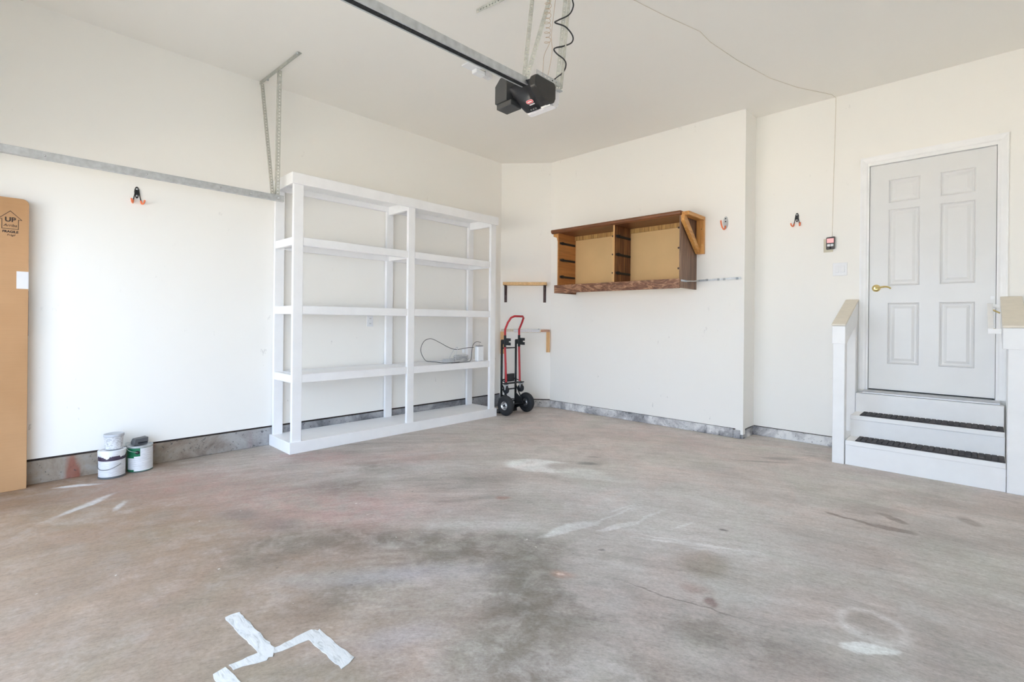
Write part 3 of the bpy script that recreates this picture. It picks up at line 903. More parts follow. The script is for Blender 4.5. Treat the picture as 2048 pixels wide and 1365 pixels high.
def text_mesh(name, body, size, origin, xdir, ydir, mat, parent, bold=0.0, shear=0.0, sx=1.0):
    cu = bpy.data.curves.new(name, 'FONT')
    cu.body = body
    cu.size = size
    cu.align_x = 'CENTER'
    cu.align_y = 'CENTER'
    cu.offset = bold
    cu.shear = shear
    tmp = bpy.data.objects.new(name, cu)
    COL.objects.link(tmp)
    bpy.context.view_layer.update()
    me = bpy.data.meshes.new_from_object(tmp.evaluated_get(bpy.context.evaluated_depsgraph_get()))
    bpy.data.objects.remove(tmp)
    X, Y = Vector(xdir), Vector(ydir)
    base = Vector(parent.location)
    O = Vector(origin)
    for v in me.vertices:
        v.co = O + X * (v.co.x * sx) + Y * v.co.y - base
    me.materials.append(mat)
    o = bpy.data.objects.new(name, me)
    COL.objects.link(o)
    o.parent = parent
    return o
tx = XF + 0.0008
for body, size, yy, zz, bold, shear, sx in (('UP', 0.042, 0.027, 1.835, 0.0014, 0, 1.02), ('Arriba', 0.0245, 0.027, 1.797, 0.0003, 0.25, 1.0),
                                            ('FRAGILE', 0.0205, 0.028, 1.754, 0.0009, 0, 1.0), ('Fr\u00e1gil', 0.018, 0.031, 1.732, 0.0002, 0.25, 1.0)):
    text_mesh('printed_word', body, size, (tx, yy, zz), (0, 1, 0), (0, 0, 1), M['dark_print'], cb, bold, shear, sx)

# ------------------------------------------------------------------ paint pails
def ring_path(c, r, z, n=40):
    return [(c[0] + r * math.cos(2 * PI * k / n), c[1] + r * math.sin(2 * PI * k / n), z) for k in range(n + 1)]
C1 = (-4.655, 0.566)
p1 = thing('paint_pail', (C1[0], C1[1], 0), 'white paint pail with a purple band and dried white drips round its rim', 'paint bucket')
mb = MB().lathe([(0.0, 0.0), (0.076, 0.0), (0.079, 0.006), (0.0795, 0.178), (0.0795, 0.196), (0.070, 0.197), (0.0, 0.197)], (C1[0], C1[1], 0), 40)
smooth(mb.build('body', M['label'], p1))
mb = MB().lathe([(0.0798, 0.130), (0.0802, 0.131), (0.0802, 0.160), (0.0798, 0.161)], (C1[0], C1[1], 0), 40)
mb.build('band', M['purple'], p1)['label'] = 'dark purple printed band'
mb = MB().lathe([(0.0, 0.0005), (0.0815, 0.0005), (0.0815, 0.012), (0.079, 0.014)], (C1[0], C1[1], 0), 40)
smooth(mb.build('bottom_rim', M['grey_plastic'], p1))['label'] = 'dark metal bottom rim'
mb = MB()
rn = random.Random(5)
n = 72
lo, hi = [], []
for k in range(n):
    a = 2 * PI * k / n
    zz = 0.160 + 0.010 * math.sin(a * 5 + 1) + rn.uniform(-0.006, 0.006)
    lo.append(mb.bm.verts.new((C1[0] + 0.0825 * math.cos(a), C1[1] + 0.0825 * math.sin(a), zz)))
    hi.append([mb.bm.verts.new((C1[0] + r * math.cos(a), C1[1] + r * math.sin(a), z)) for r, z in ((0.0835, 0.186), (0.0835, 0.199), (0.076, 0.203), (0.068, 0.199))])
for k in range(n):
    q = (k + 1) % n
    mb.bm.faces.new([lo[k], lo[q], hi[q][0], hi[k][0]])
    for i in range(3):
        mb.bm.faces.new([hi[k][i], hi[q][i], hi[q][i + 1], hi[k][i + 1]])
smooth(mb.build('dried_paint', M['paint_drip'], p1), 50)['label'] = 'ragged skirt of dried white paint'
mb = MB()
hp = []
for k in range(15):                              # wire bail hanging on the side facing the room
    t_ = k / 14
    a = math.radians(-118 + 150 * t_)
    hp.append((C1[0] + 0.0835 * math.cos(a), C1[1] + 0.0835 * math.sin(a), 0.102 - 0.034 * math.sin(PI * t_)))
mb.tube(hp, 0.0018, 6)
mb.build('wire_handle', M['grey_plastic'], p1)['label'] = 'thin wire handle'

tb = thing('plastic_tub', (C1[0] - 0.012, C1[1] + 0.012, 0.204), 'small printed plastic tub stacked on the white paint pail', 'tub')
cx, cy = C1[0] - 0.012, C1[1] + 0.012
mb = MB().lathe([(0.0, 0.204), (0.051, 0.204), (0.058, 0.300), (0.0, 0.300)], (cx, cy, 0), 32)
smooth(mb.build('body', M['tub'], tb))
mb = MB().lathe([(0.060, 0.296), (0.0615, 0.298), (0.0615, 0.312), (0.0595, 0.315), (0.052, 0.312), (0.0, 0.312)], (cx, cy, 0), 32)
smooth(mb.build('lid', plain('grey_tub_lid', (186, 189, 194), 0.45, var=0.03), tb))['label'] = 'pale grey snap-on lid'

C2 = (-4.705, 0.742)
p2 = thing('paint_can', (C2[0], C2[1], 0), 'green and white gallon paint can beside the drippy white pail', 'paint can')
mb = MB().lathe([(0.0, 0.0), (0.079, 0.0), (0.081, 0.004), (0.081, 0.186), (0.0, 0.186)], (C2[0], C2[1], 0), 40)
smooth(mb.build('body', M['green'], p2))
mb = MB().lathe([(0.081, 0.184), (0.0825, 0.186), (0.0825, 0.196), (0.076, 0.198), (0.070, 0.190), (0.066, 0.190), (0.062, 0.194), (0.0, 0.194)], (C2[0], C2[1], 0), 40)
smooth(mb.build('rim_and_lid', M['galv'], p2))['label'] = 'silver metal rim and lid'
mb = MB().lathe([(0.0815, 0.0), (0.0825, 0.001), (0.0825, 0.005), (0.0812, 0.006)], (C2[0], C2[1], 0), 40)
mb.build('bottom_rim', M['grey_plastic'], p2)
# paper labels wrapped round the can (angles measured from +x, counter-clockwise)
for a0, a1, z0, z1 in ((-8, 55, 0.010, 0.182), (-36, -8, 0.010, 0.122), (-75, -36, 0.022, 0.110), (55, 150, 0.010, 0.182)):
    mb = MB().lathe([(0.0815, z0), (0.0815, z1)], (C2[0], C2[1], 0), 12, None, math.radians(a0), math.radians(a1))
    mb.build('paper_label', M['label'], p2)['label'] = 'white printed paper label'
a = math.radians(-20)
ear = Vector((C2[0] + 0.081 * math.cos(a), C2[1] + 0.081 * math.sin(a), 0.152))
mb = MB().lathe([(0.0, 0.005), (0.010, 0.005), (0.014, 0.0)], ear, 18, rot_to((math.cos(a), math.sin(a), 0)))
smooth(mb.build('handle_ear', M['black_matte'], p2))
mb = MB().tube(smooth_path([ear + Vector((0.006, 0, 0)), ear + Vector((0.004, -0.05, 0.022)), (C2[0] + 0.03, C2[1] - 0.088, 0.19), (C2[0] - 0.03, C2[1] - 0.085, 0.215), (C2[0] - 0.075, C2[1] - 0.03, 0.20)], 5), 0.0017, 6)
mb.build('wire_handle', M['galv'], p2)
sp = thing('sanding_block', (C2[0], C2[1], 0.199), 'dark grey plastic scraper block lying on the green paint can', 'tool')
rz = Matrix.Translation((C2[0] - 0.005, C2[1] - 0.005, 0.199)) @ Matrix.Rotation(math.radians(12), 4, 'Z')
mb = MB().prism([(-0.045, 0.0), (0.045, 0.0), (0.048, 0.020), (0.050, 0.052), (-0.034, 0.046), (-0.044, 0.022)], 0, -0.03, 0.03, 0.002, rz)
mb.build('body', M['grey_plastic'], sp)
mb = MB().box(0.0300, 0.034, -0.02, 0.042, 0.010, 0.020, 0.001, rz)
mb.build('grip', M['black_matte'], sp)

# ------------------------------------------------------------------ garage door track and hangers
HX, HY = -4.413, 1.652
tr = thing('door_track', (HX, 0.4, 2.212), 'horizontal galvanised garage door track along the left wall', 'track')
prof = []
# C-shaped channel, open side towards the wall
mb = MB()
def chan(mb, y0, y1):
    x, z0, z1 = HX, 2.212, 2.260
    mb.box(x - 0.002, x, y0, y1, z0, z1)
    mb.box(x - 0.030, x + 0.006, y0, y1, z1 - 0.001, z1 + 0.0015)
    mb.box(x - 0.030, x + 0.006, y0, y1, z0 - 0.0015, z0 + 0.001)
    mb.box(x - 0.032, x - 0.030, y0, y1, z1 - 0.010, z1)
    mb.box(x - 0.032, x - 0.030, y0, y1, z0, z0 + 0.010)
chan(mb, -0.22, 1.697)
mb.build('channel', M['galv'], tr)
mb = MB()
pts = arc((HX - 0.001, -0.22, 2.236 - 0.33), 0.33, PI / 2, PI, 10, (0, 1, 0), (0, 0, 1))
pts = [Vector(p) for p in pts] + [Vector((HX - 0.001, -0.55, 0.05))]
for a_, b_ in zip(pts, pts[1:]):
    d_ = (b_ - a_).normalized()
    n_ = Vector((0, -d_.z, d_.y)) * 0.024
    vs = [a_ - n_, a_ + n_, b_ + n_, b_ - n_]
    mb.quad(*[v.copy() for v in vs])
mb.build('curved_channel', M['galv'], tr)
mb = MB()
for y, r in ((0.18, 0.007), (0.72, 0.007), (1.20, 0.007), (1.43, 0.007), (1.650, 0.010)):
    MB().lathe([(0.0, 0.5 * r), (0.8 * r, 0.5 * r), (r, 0.0)], (HX, y, 2.236), 10, rot_to((1, 0, 0))).build('bolt', M['chrome'], tr)
hg = thing('track_hanger', (HX, HY, H), 'perforated galvanised hanger from ceiling to the end of the door track', 'hanger')
mb = MB()
ZA = H - 0.03
mb.strip((-4.800, 1.636, H - 0.004), (-4.035, 1.668, H - 0.004), (0, 1, 0), 0.030, 0.026, (0.012, 0.012))
mb.strip((-4.800, 1.620, H - 0.018), (-4.035, 1.652, H - 0.018), (0, 0, 1), 0.030, 0.026, (0.014, 0.011))
mb.build('ceiling_angle', M['galv_dull'], hg)
mb = MB()
mb.strip((HX - 0.036, 1.666, H - 0.006), (HX - 0.036, 1.656, 2.222), (0, 1, 0), 0.032, 0.028, (0.011, 0.011))
mb.strip((HX - 0.054, 1.655, H - 0.006), (HX - 0.054, 1.641, 2.222), (1, 0, 0), 0.030, 0.5, (0.004, 0.004))
mb.build('strut', M['galv_dull'], hg)
mb = MB()
mb.strip((-4.765, 1.628, H - 0.03), (HX - 0.060, 1.628, 2.222), (0, 1, 0), 0.030, 0.028, (0.011, 0.011))
mb.strip((-4.765 + 0.012, 1.613, H - 0.03), (HX - 0.050, 1.613, 2.222), (1, 0, 0.3), 0.026, 0.028, (0.010, 0.011))
mb.build('diagonal_strut', M['galv_dull'], hg)
for x in (-4.05, -4.33, -4.70):
    MB().lathe([(0.0, 0.010), (0.009, 0.010), (0.011, 0.0)], (x, 1.652, H - 0.006), 8, rot_to((0, 0, -1))).build('lag_screw', M['galv'], hg)

# ------------------------------------------------------------------ opener
RX = -1.90
op = thing('garage_door_opener', (RX, 2.12, 2.45), 'black garage door opener with its long rail, hung from the ceiling on perforated straps', 'opener')
zr = lambda y: 2.512 + 0.026 * (y - 1.0)
def slope_box(x0, x1, y0, y1, a, b):
    mb = MB()
    v = [(x, y, zr(y) + q) for y in (y0, y1) for x in (x0, x1) for q in (a, b)]
    vs = [mb.bm.verts.new(p) for p in v]
    for q in ((0, 1, 3, 2), (4, 6, 7, 5), (0, 4, 5, 1), (2, 3, 7, 6), (1, 5, 7, 3), (0, 2, 6, 4)):
        mb.bm.faces.new([vs[i] for i in q])
    return mb
mb = slope_box(RX + 0.022, RX + 0.025, -0.57, 2.07, 0.0, 0.040)
for a_ in ((RX - 0.025, RX - 0.022, 0.0, 0.040), (RX - 0.0245, RX + 0.0245, 0.037, 0.0399), (RX - 0.0249, RX - 0.016, 0.0001, 0.002), (RX + 0.015, RX + 0.0249, 0.0001, 0.002)):
    m2 = slope_box(a_[0], a_[1], -0.57, 2.07, a_[2], a_[3])
    me_ = bpy.data.meshes.new('t')
    m2.bm.to_mesh(me_)
    mb.bm.from_mesh(me_)
    m2.bm.free()
mb.build('rail', M['galv'], op)
mb = slope_box(RX - 0.0165, RX + 0.0155, -0.57, 2.07, 0.003, 0.020)
nt = 196
for k in range(nt):
    y = -0.55 + 2.55 * k / nt
    mb.box(RX - 0.010, RX + 0.010, y, y + 0.006, zr(y) + 0.0012, zr(y) + 0.0045)
mb.build('drive_belt', M['black_matte'], op)['label'] = 'black toothed drive belt inside the rail'
# motor housing: a wedge whose belly runs down to the light at the back
MX0, MX1 = -2.010, -1.793
YK, YW = 2.205, 2.045
ZTOP, ZBOT = 2.566, 2.447
secs = []
nx = 18
mb = MB()
grid = []
for i in range(nx + 1):
    u = i / nx
    x = MX0 + (MX1 - MX0) * u
    e = abs(2 * u - 1)
    side = 1 - max(0.0, (e - 0.82) / 0.18) ** 2 * 0.16          # rounded shoulders
    hollow = max(0.0, 1 - abs(2 * (u - 0.44)) / 0.62)             # scooped front middle
    colv = []
    ny = 14
    for j in range(ny + 1):
        t_ = j / ny                                               # 0 at top front, 1 at bottom back
        yy = YW + (YK - YW) * (t_ ** 1.15) + 0.050 * hollow * math.sin(PI * min(1, t_ * 1.6)) * (1 - t_)
        zz = ZTOP - (ZTOP - ZBOT) * (1 - (1 - t_) ** 1.7) * side - (1 - side) * 0.0
        if t_ < 0.05:
            zz -= 0.012 * (1 - hollow)
        colv.append(mb.bm.verts.new((x, yy, zz)))
    colv.append(mb.bm.verts.new((x, YK + 0.006, ZTOP)))
    grid.append(colv)
for A, B in zip(grid, grid[1:]):
    for j in range(len(A) - 1):
        mb.bm.faces.new([A[j], B[j], B[j + 1], A[j + 1]])
    mb.bm.faces.new([A[-1], B[-1], B[0], A[0]])
mb.bm.faces.new(grid[0])
mb.bm.faces.new(list(reversed(grid[-1])))
smooth(mb.build('housing', M['black_plastic'], op), 40)
# side shell (flat cheek facing the steps)
def rr_poly(pts, r=0.018, n=4):
    out = []
    m = len(pts)
    for i in range(m):
        p, a_, b_ = Vector(pts[i]), Vector(pts[i - 1]), Vector(pts[(i + 1) % m])
        d1, d2 = (a_ - p).normalized(), (b_ - p).normalized()
        s_, e_ = p + d1 * r, p + d2 * r
        for k in range(n + 1):
            t_ = k / n
            out.append(tuple((s_ * (1 - t_) ** 2 + p * (2 * t_ * (1 - t_)) + e_ * t_ ** 2)))
    return out
ck = rr_poly([(2.030, 2.500), (2.036, 2.566), (2.213, 2.566), (2.213, 2.462), (2.180, 2.440), (2.115, 2.448)], 0.016)
mb = MB().prism(ck, 0, -1.830, -1.790, 0.004)
smooth(mb.build('side_cheek', plain('brown_black_plastic', (46, 44, 42), 0.40, var=0.04), op), 40)
# frosted light lens round the back and belly
ln_ = rr_poly([(2.190, 2.460), (2.190, 2.556), (2.258, 2.546), (2.258, 2.462), (2.236, 2.436), (2.200, 2.442)], 0.007)
mb = MB().prism(ln_, 0, -1.995, -1.800, 0.006)
smooth(mb.build('light_lens', M['lens'], op), 50)['label'] = 'frosted white light lens'
# box on the far side of the rail
mb = MB().prism([(-2.128, 2.495), (-2.128, 2.600), (-2.085, 2.640), (-2.030, 2.640), (-2.030, 2.495)], 1, 2.05, 2.155, 0.002)
mb.box(-2.122, -2.000, 2.058, 2.150, 2.462, 2.494, 0.003)
mb.build('logic_box', plain('dark_grey_plastic', (66, 66, 66), 0.5, var=0.05), op)['label'] = 'dark grey side box with a chamfered corner'
MB().box(-2.02, -1.96, 2.10, 2.13, 2.52, 2.56).build('bracket', M['galv'], op)
# red pill badge and button cluster on the belly
def belly(u, t_):
    x = MX0 + (MX1 - MX0) * u
    return Vector((x, YW + (YK - YW) * (t_ ** 1.15) - 0.004, ZTOP - (ZTOP - ZBOT) * (1 - (1 - t_) ** 1.7) - 0.004))
pc = belly(0.47, 0.56)
tdir = (belly(0.47, 0.75) - belly(0.47, 0.45)).normalized()
nrm = Vector((1, 0, 0)).cross(tdir).normalized()
if nrm.z > 0: nrm = -nrm
def pill(mb, c, hw, hh, off):
    pts = []
    for k in range(9):
        a_ = -PI / 2 + PI * k / 8
        pts.append((hw - hh + hh * math.cos(a_), hh * math.sin(a_)))
    for k in range(9):
        a_ = PI / 2 + PI * k / 8
        pts.append((-hw + hh + hh * math.cos(a_), hh * math.sin(a_)))
    vs = [mb.bm.verts.new(c + Vector((1, 0, 0)) * p[0] + tdir * p[1] + nrm * off) for p in pts]
    mb.bm.faces.new(vs)
mb = MB(); pill(mb, pc, 0.026, 0.012, 0.004); bdg = mb.build('badge', M['pink_print'], op)
mb = MB(); pill(mb, pc, 0.023, 0.0095, 0.0048); mb.build('badge_field', M['red_print'], bdg)
mb = MB(); pill(mb, pc, 0.017, 0.0035, 0.0054); mb.build('badge_word', M['white_print'], bdg)
mb = MB()
pill(mb, pc + tdir * 0.020 + Vector((0.004, 0, 0)), 0.020, 0.003, 0.004)
mb.build('caption_print', M['white_print'], op)
pb = belly(0.42, 0.84)
mb = MB(); pill(mb, pb, 0.036, 0.012, 0.004); bp = mb.build('button_panel', M['black_matte'], op)
mb = MB()
for q in (-0.018, 0.0, 0.018):
    mb.lathe([(0.0, 0.004), (0.005, 0.004), (0.007, 0.0)], pb + Vector((q, 0, 0)) + nrm * 0.005, 12, rot_to(nrm))
mb.build('button', M['grey_plastic'], bp)
pl = belly(0.80, 0.90)
mb = MB(); mb.quad(*[pl + Vector((1, 0, 0)) * a_ + tdir * b_ + nrm * 0.005 for a_, b_ in ((-0.034, -0.006), (0.034, -0.006), (0.034, 0.006), (-0.034, 0.006))])
mb.build('sticker', M['white_print'], op)
# hanging straps
ZC = H - 0.03
mb = MB()
mb.strip((-2.560, 2.296, H - 0.004), (-1.560, 2.43, H - 0.004), (0, 1, 0), 0.030, 0.026, (0.012, 0.012))
mb.strip((-2.560, 2.280, H - 0.018), (-1.560, 2.414, H - 0.018), (0, 0, 1), 0.030, 0.026, (0.010, 0.012))
tag(mb.build('ceiling_angle', M['galv_dull'], loc=(-2.06, 2.36, H)), 'perforated steel angle screwed to the ceiling above the opener', 'bracket')
hp_ = op
def strap(name, p, q, w, sd):
    mb = MB()
    mb.strip(p, q, sd, w, 0.026, (0.009, 0.010))
    return mb.build(name, M['galv_dull'], hp_)
vd = Vector((0.72, 0.69, 0))
strap('strap', (-1.880, 2.040, 2.560), (-2.096, 2.356, H - 0.03), 0.026, vd)
strap('strap', (-1.876, 2.052, 2.560), (-1.930, 2.380, H - 0.03), 0.026, vd)
mb = MB()
mb.strip((-1.799, 2.236, 2.545), (-1.846, 2.393, H - 0.03), vd, 0.024, 0.026, (0.008, 0.009))
mb.strip((-1.779, 2.248, 2.545), (-1.826, 2.405, H - 0.03), Vector((0.9, -0.2, 0)), 0.026, 0.026, (0.006, 0.007))
mb.build('strap', M['galv_dull'], hp_)
mb = MB()
mb.strip((-1.792, 2.045, 2.577), (-1.792, 2.262, 2.577), (0, 0, 1), 0.026, 0.03, (0.009, 0.014))
mb.box(-1.80, -1.775, 2.225, 2.262, 2.535, 2.540)
mb.build('foot_bracket', M['galv'], hp_)
# black power cord wound round the strap
cp = [(-1.82, 2.36, 3.30), (-1.79, 2.35, 3.20), (-1.775, 2.345, 3.118), (-1.775, 2.356, 3.081), (-1.79, 2.335, 3.027), (-1.83, 2.28, 2.985), (-1.83, 2.253, 2.958), (-1.79, 2.300, 2.939), (-1.775, 2.352, 2.901), (-1.78, 2.350, 2.862), (-1.80, 2.30, 2.828), (-1.82, 2.25, 2.805),
      (-1.815, 2.226, 2.780), (-1.80, 2.238, 2.755), (-1.78, 2.275, 2.732), (-1.775, 2.290, 2.705), (-1.785, 2.278, 2.660), (-1.82, 2.235, 2.610), (-1.84, 2.19, 2.572)]
mb = MB().tube(smooth_path(cp, 5), 0.0042, 8)
mb.build('power_cord', M['cord_black'], op)['label'] = 'black power cord wound round the strap'
# thin tan wires: a springy coil and two strands down to the motor
mb = MB()
pts = []
for k in range(8 * 9 + 1):
    a_ = 2 * PI * k / 8
    r_ = 0.017 * (0.7 + 0.5 * math.sin(k * 0.21) ** 2)
    z_ = 3.10 - 0.26 * k / 72
    pts.append((-1.872 + r_ * math.cos(a_), 2.236 + r_ * math.sin(a_), z_))
pts = [(-1.88, 2.30, H - 0.01), (-1.868, 2.26, 3.2)] + pts + [(-1.880, 2.215, 2.77), (-1.884, 2.212, 2.70), (-1.886, 2.200, 2.568)]
mb.tube(smooth_path(pts, 3), 0.0013, 5)
tag(mb.build('coiled_wire', M['copper_wire'], loc=(-1.87, 2.24, 2.9)), 'thin tan wire sprung into a loose coil above the opener', 'wire')
mb = MB().tube(smooth_path([(-1.85, 2.30, H - 0.01), (-1.845, 2.27, 3.1), (-1.855, 2.25, 2.9), (-1.846, 2.247, 2.80), (-1.856, 2.238, 2.70), (-1.860, 2.20, 2.568)], 5), 0.0013, 5)
tag(mb.build('thin_wire', M['copper_wire'], loc=(-1.85, 2.25, 2.9)), 'single thin tan wire hanging straight to the opener beside the coil', 'wire')

# ceiling outlet with adapter
oc = thing('ceiling_outlet', (-3.15, 2.83, H), 'white ceiling outlet plate partly behind the opener rail', 'outlet')
MB().box(-3.215, -3.100, 2.695, 2.845, H - 0.012, H, 0.003).build('cover_plate', M['white_plastic'], oc)
MB().box(-3.20, -3.135, 2.80, 2.905, H - 0.045, H - 0.010, 0.005).build('plug', M['white_plastic'], oc)
mb = MB()
for k in range(6):
    mb.box(-3.18, -3.125, 2.90 + k * 0.013, 2.909 + k * 0.013, H - 0.046, H - 0.004, 0.002)
mb.box(-3.176, -3.13, 2.90, 2.97, H - 0.040, H - 0.001)
mb.build('ribbed_adapter', M['lens'], oc)

# bell wire across the ceiling and down to the door control
wp = [(-1.86, 2.40, H - 0.006), (-1.78, 2.70, H - 0.004), (-1.703, 2.951, H - 0.004), (-1.63, 3.24, H - 0.005), (-1.527, 3.596, H - 0.004), (-1.525, 3.777, H - 0.006), (-1.467, 4.205, H - 0.004), (-1.36, 4.699, H - 0.006), (-1.229, 5.059, H - 0.005), (-1.03, 5.44, H - 0.004), (-1.013, 5.53, H - 0.008),
      (-1.014, YD - 0.004, 3.33), (-1.014, YD - 0.004, 3.25), (-1.019, YD - 0.004, 2.96), (-1.025, YD - 0.004, 2.67), (-1.030, YD - 0.004, 2.29), (-1.034, YD - 0.004, 2.03)]
mb = MB().tube(wp, 0.0018, 6)
tag(mb.build('bell_wire', M['bell_wire'], loc=(-1.3, 4.5, H)), 'thin bell wire tacked across the ceiling and down to the door control', 'wire')
ct = thing('door_control', (-1.05, YD, 1.95), 'small black opener control with a lit pink screen on a beige plate', 'wall control')
MB().box(-1.104, -1.026, YD - 0.006, YD, 1.882, 2.012, 0.002).build('back_plate', M['beige_plastic'], ct)
mb = MB().prism(rr_poly([(-1.079, 1.905), (-1.079, 2.022), (-1.007, 2.027), (-1.010, 1.908)], 0.008), 1, YD - 0.030, YD - 0.006, 0.003)
cbdy = smooth(mb.build('body', plain('dark_taupe_plastic', (84, 78, 76), 0.5, var=0.04), ct))
MB().box(-1.072, -1.016, YD - 0.0312, YD - 0.030, 1.968, 2.010).build('screen', M['screen'], ct)['label'] = 'lit pink screen'
for x in (-1.058, -1.030):
    MB().box(x - 0.012, x + 0.012, YD - 0.0325, YD - 0.029, 1.934, 1.956, 0.002).build('button', M['white_plastic'], ct)
MB().lathe([(0.0, 0.003), (0.007, 0.003), (0.008, 0.0)], (-1.044, YD - 0.030, 1.919), 14, rot_to((0, -1, 0))).build('button', M['black_matte'], ct)
sw = thing('light_switch', (-0.968, YD, 1.71), 'white double rocker light switch left of the door', 'switch')
MB().box(-1.026, -0.910, YD - 0.006, YD, 1.650, 1.772, 0.002).build('cover_plate', M['white_plastic'], sw)
for x in (-0.991, -0.945):
    MB().prism([(YD - 0.006, 1.679), (YD - 0.006, 1.743), (YD - 0.008, 1.743), (YD - 0.013, 1.679)], 0, x - 0.016, x + 0.016, 0.001).build('rocker', M['white_plastic'], sw)

# ------------------------------------------------------------------ wall hooks
def double_hook(at, n, r, lab):
    """plate with two rubber-tipped hooks; n points into the room, r is rightwards along the wall"""
    at, n, r, z = Vector(at), Vector(n), Vector(r), Vector((0, 0, 1))
    h = thing('wall_hook', at, lab, 'hook', 'black and orange double hooks')
    def pt(a, b, c): return at + r * a + z * b + n * c
    mb = MB()
    prof = []
    for k in range(24):
        a_ = 2 * PI * k / 24
        prof.append((0.018 * math.cos(a_) * (1.0 if math.sin(a_) > 0 else 0.82), 0.052 + 0.047 * math.sin(a_)))
    v0 = [mb.bm.verts.new(pt(p[0], p[1], 0.0005)) for p in prof]
    v1 = [mb.bm.verts.new(pt(p[0] * .9, (p[1] - .052) * .95 + .052, 0.006)) for p in prof]
    mb.bm.faces.new(v1)
    for k in range(24):
        mb.bm.faces.new([v0[k], v0[(k + 1) % 24], v1[(k + 1) % 24], v1[k]])
    smooth(mb.build('plate', M['black_steel'], h))
    for b in (0.078, 0.026):
        MB().lathe([(0.0, 0.004), (0.005, 0.003), (0.008, 0.0)], pt(0, b, 0.006), 12, rot_to(n)).build('screw', M['chrome'], h)
    for s_ in (-1, 1):
        leg = [pt(s_ * 0.010, 0.070, 0.010), pt(s_ * 0.016, 0.03, 0.011), pt(s_ * 0.024, -0.012, 0.012)]
        MB().tube(leg, 0.0036, 8).build('arm', M['black_steel'], h)
        tip = [pt(s_ * 0.024, -0.010, 0.012), pt(s_ * 0.027, -0.027, 0.014), pt(s_ * 0.029, -0.036, 0.024), pt(s_ * 0.034, -0.036, 0.040), pt(s_ * 0.039, -0.026, 0.052), pt(s_ * 0.042, -0.008, 0.056)]
        tp = MB().tube(smooth_path(tip, 4), 0.0062, 10).build('tip', M['orange_rubber'], h)
        tp['label'] = 'orange rubber hook tip'
double_hook((XL, 0.722, 2.118), (1, 0, 0), (0, 1, 0), 'black double hook with orange tips high on the left wall below the track')
double_hook((-1.338, YD, 2.205), (0, -1, 0), (1, 0, 0), 'black double hook with orange tips on the wall left of the door control')
h = thing('wall_hook', (-1.924, YB, 2.23), 'single orange hook on an oval silver plate right of the drawer carcass', 'hook')
mb = MB()
el = [(0.026 * math.cos(2 * PI * k / 28), 0.066 * math.sin(2 * PI * k / 28)) for k in range(28)]
v0 = [mb.bm.verts.new((-1.924 + p[0], YB - 0.0005, 2.234 + p[1])) for p in el]
v1 = [mb.bm.verts.new((-1.924 + p[0] * .93, YB - 0.006, 2.234 + p[1] * .96)) for p in el]
mb.bm.faces.new(v1)
for k in range(28):
    mb.bm.faces.new([v0[k], v0[(k + 1) % 28], v1[(k + 1) % 28], v1[k]])
smooth(mb.build('plate', M['galv'], h))
for z in (2.276, 2.246):
    MB().lathe([(0.0, 0.004), (0.005, 0.003), (0.007, 0.0)], (-1.924, YB - 0.006, z), 12, rot_to((0, -1, 0))).build('screw', M['black_matte'], h)
mb = MB().tube(smooth_path([(-1.924, YB - 0.008, 2.20), (-1.925, YB - 0.014, 2.175), (-1.928, YB - 0.040, 2.160), (-1.932, YB - 0.075, 2.178), (-1.935, YB - 0.095, 2.215), (-1.936, YB - 0.102, 2.245)], 5), 0.0072, 10)
mb.build('hook', M['orange_rubber'], h)['label'] = 'orange rubber-coated hook'

# ------------------------------------------------------------------ small corner shelf and frame
def dstrip(mb, pts2, s0, s1):
    """extrude a profile given as (out, z) along the corner wall from s0 to s1"""
    va = [mb.bm.verts.new(DG(s0, o, z)) for o, z in pts2]
    vb = [mb.bm.verts.new(DG(s1, o, z)) for o, z in pts2]
    mb.bm.faces.new(va)
    mb.bm.faces.new(list(reversed(vb)))
    n = len(pts2)
    for i in range(n):
        mb.bm.faces.new([va[i], vb[i], vb[(i + 1) % n], va[(i + 1) % n]])
    return mb
base = DG(0.35, 0.0, 1.70)
ws = thing('wall_shelf', base, 'short pine wall shelf on two dark brackets in the corner', 'shelf')
dbox(MB(), 0.045, 0.640, 0.001, 0.150, 1.674, 1.712, 0.003).build('board', M['pine'], ws)
for s_ in (0.072, 0.612):
    b_ = dbox(MB(), s_ - 0.019, s_ + 0.019, 0.001, 0.006, 1.442, 1.674, 0.002)
    dbox(b_, s_ - 0.019, s_ + 0.019, 0.001, 0.140, 1.668, 1.674, 0.002)
    br = b_.build('bracket', M['bracket_bronze'], ws)
    mb = MB()
    P = [DG(s_, 0.006 + 0.120 * (1 - math.cos(a)), 1.672 - 0.130 * (1 - math.sin(a))) for a in (PI / 2 * k / 8 for k in range(9))]
    mb.tube([DG(s_, 0.006, 1.545)] + [DG(s_, 0.010 + 0.11 * t_ ** 1.6, 1.545 + 0.125 * t_) for t_ in (0.25, 0.5, 0.75, 1.0)], 0.006, 8)
    mb.build('brace', M['bracket_bronze'], br)
base = DG(0.35, 0.0, 1.05)
lf = thing('wall_frame', base, 'worn wooden U-shaped shelf frame on the corner wall behind the hand truck', 'frame')
dbox(MB(), 0.015, 0.20, 0.001, 0.040, 1.036, 1.070, 0.002).build('rail', M['pale_board'], lf)
dbox(MB(), 0.565, 0.688, 0.001, 0.042, 1.036, 1.070, 0.002).build('rail', M['rust_paint'], lf)['label'] = 'rusty red painted end of the rail'
mb = MB()
dbox(mb, 0.20, 0.565, 0.001, 0.040, 1.026, 1.066, 0.002)
pr = mb.build('rail', M['pale_board'], lf)
mb = MB()
mb.strip(DG(0.19, 0.042, 1.047), DG(0.55, 0.042, 1.047), (0, 0, 1), 0.030, 0.026, (0.007, 0.007))
mb.build('perforated_strip', M['lens'], pr)['label'] = 'pale perforated metal strip'
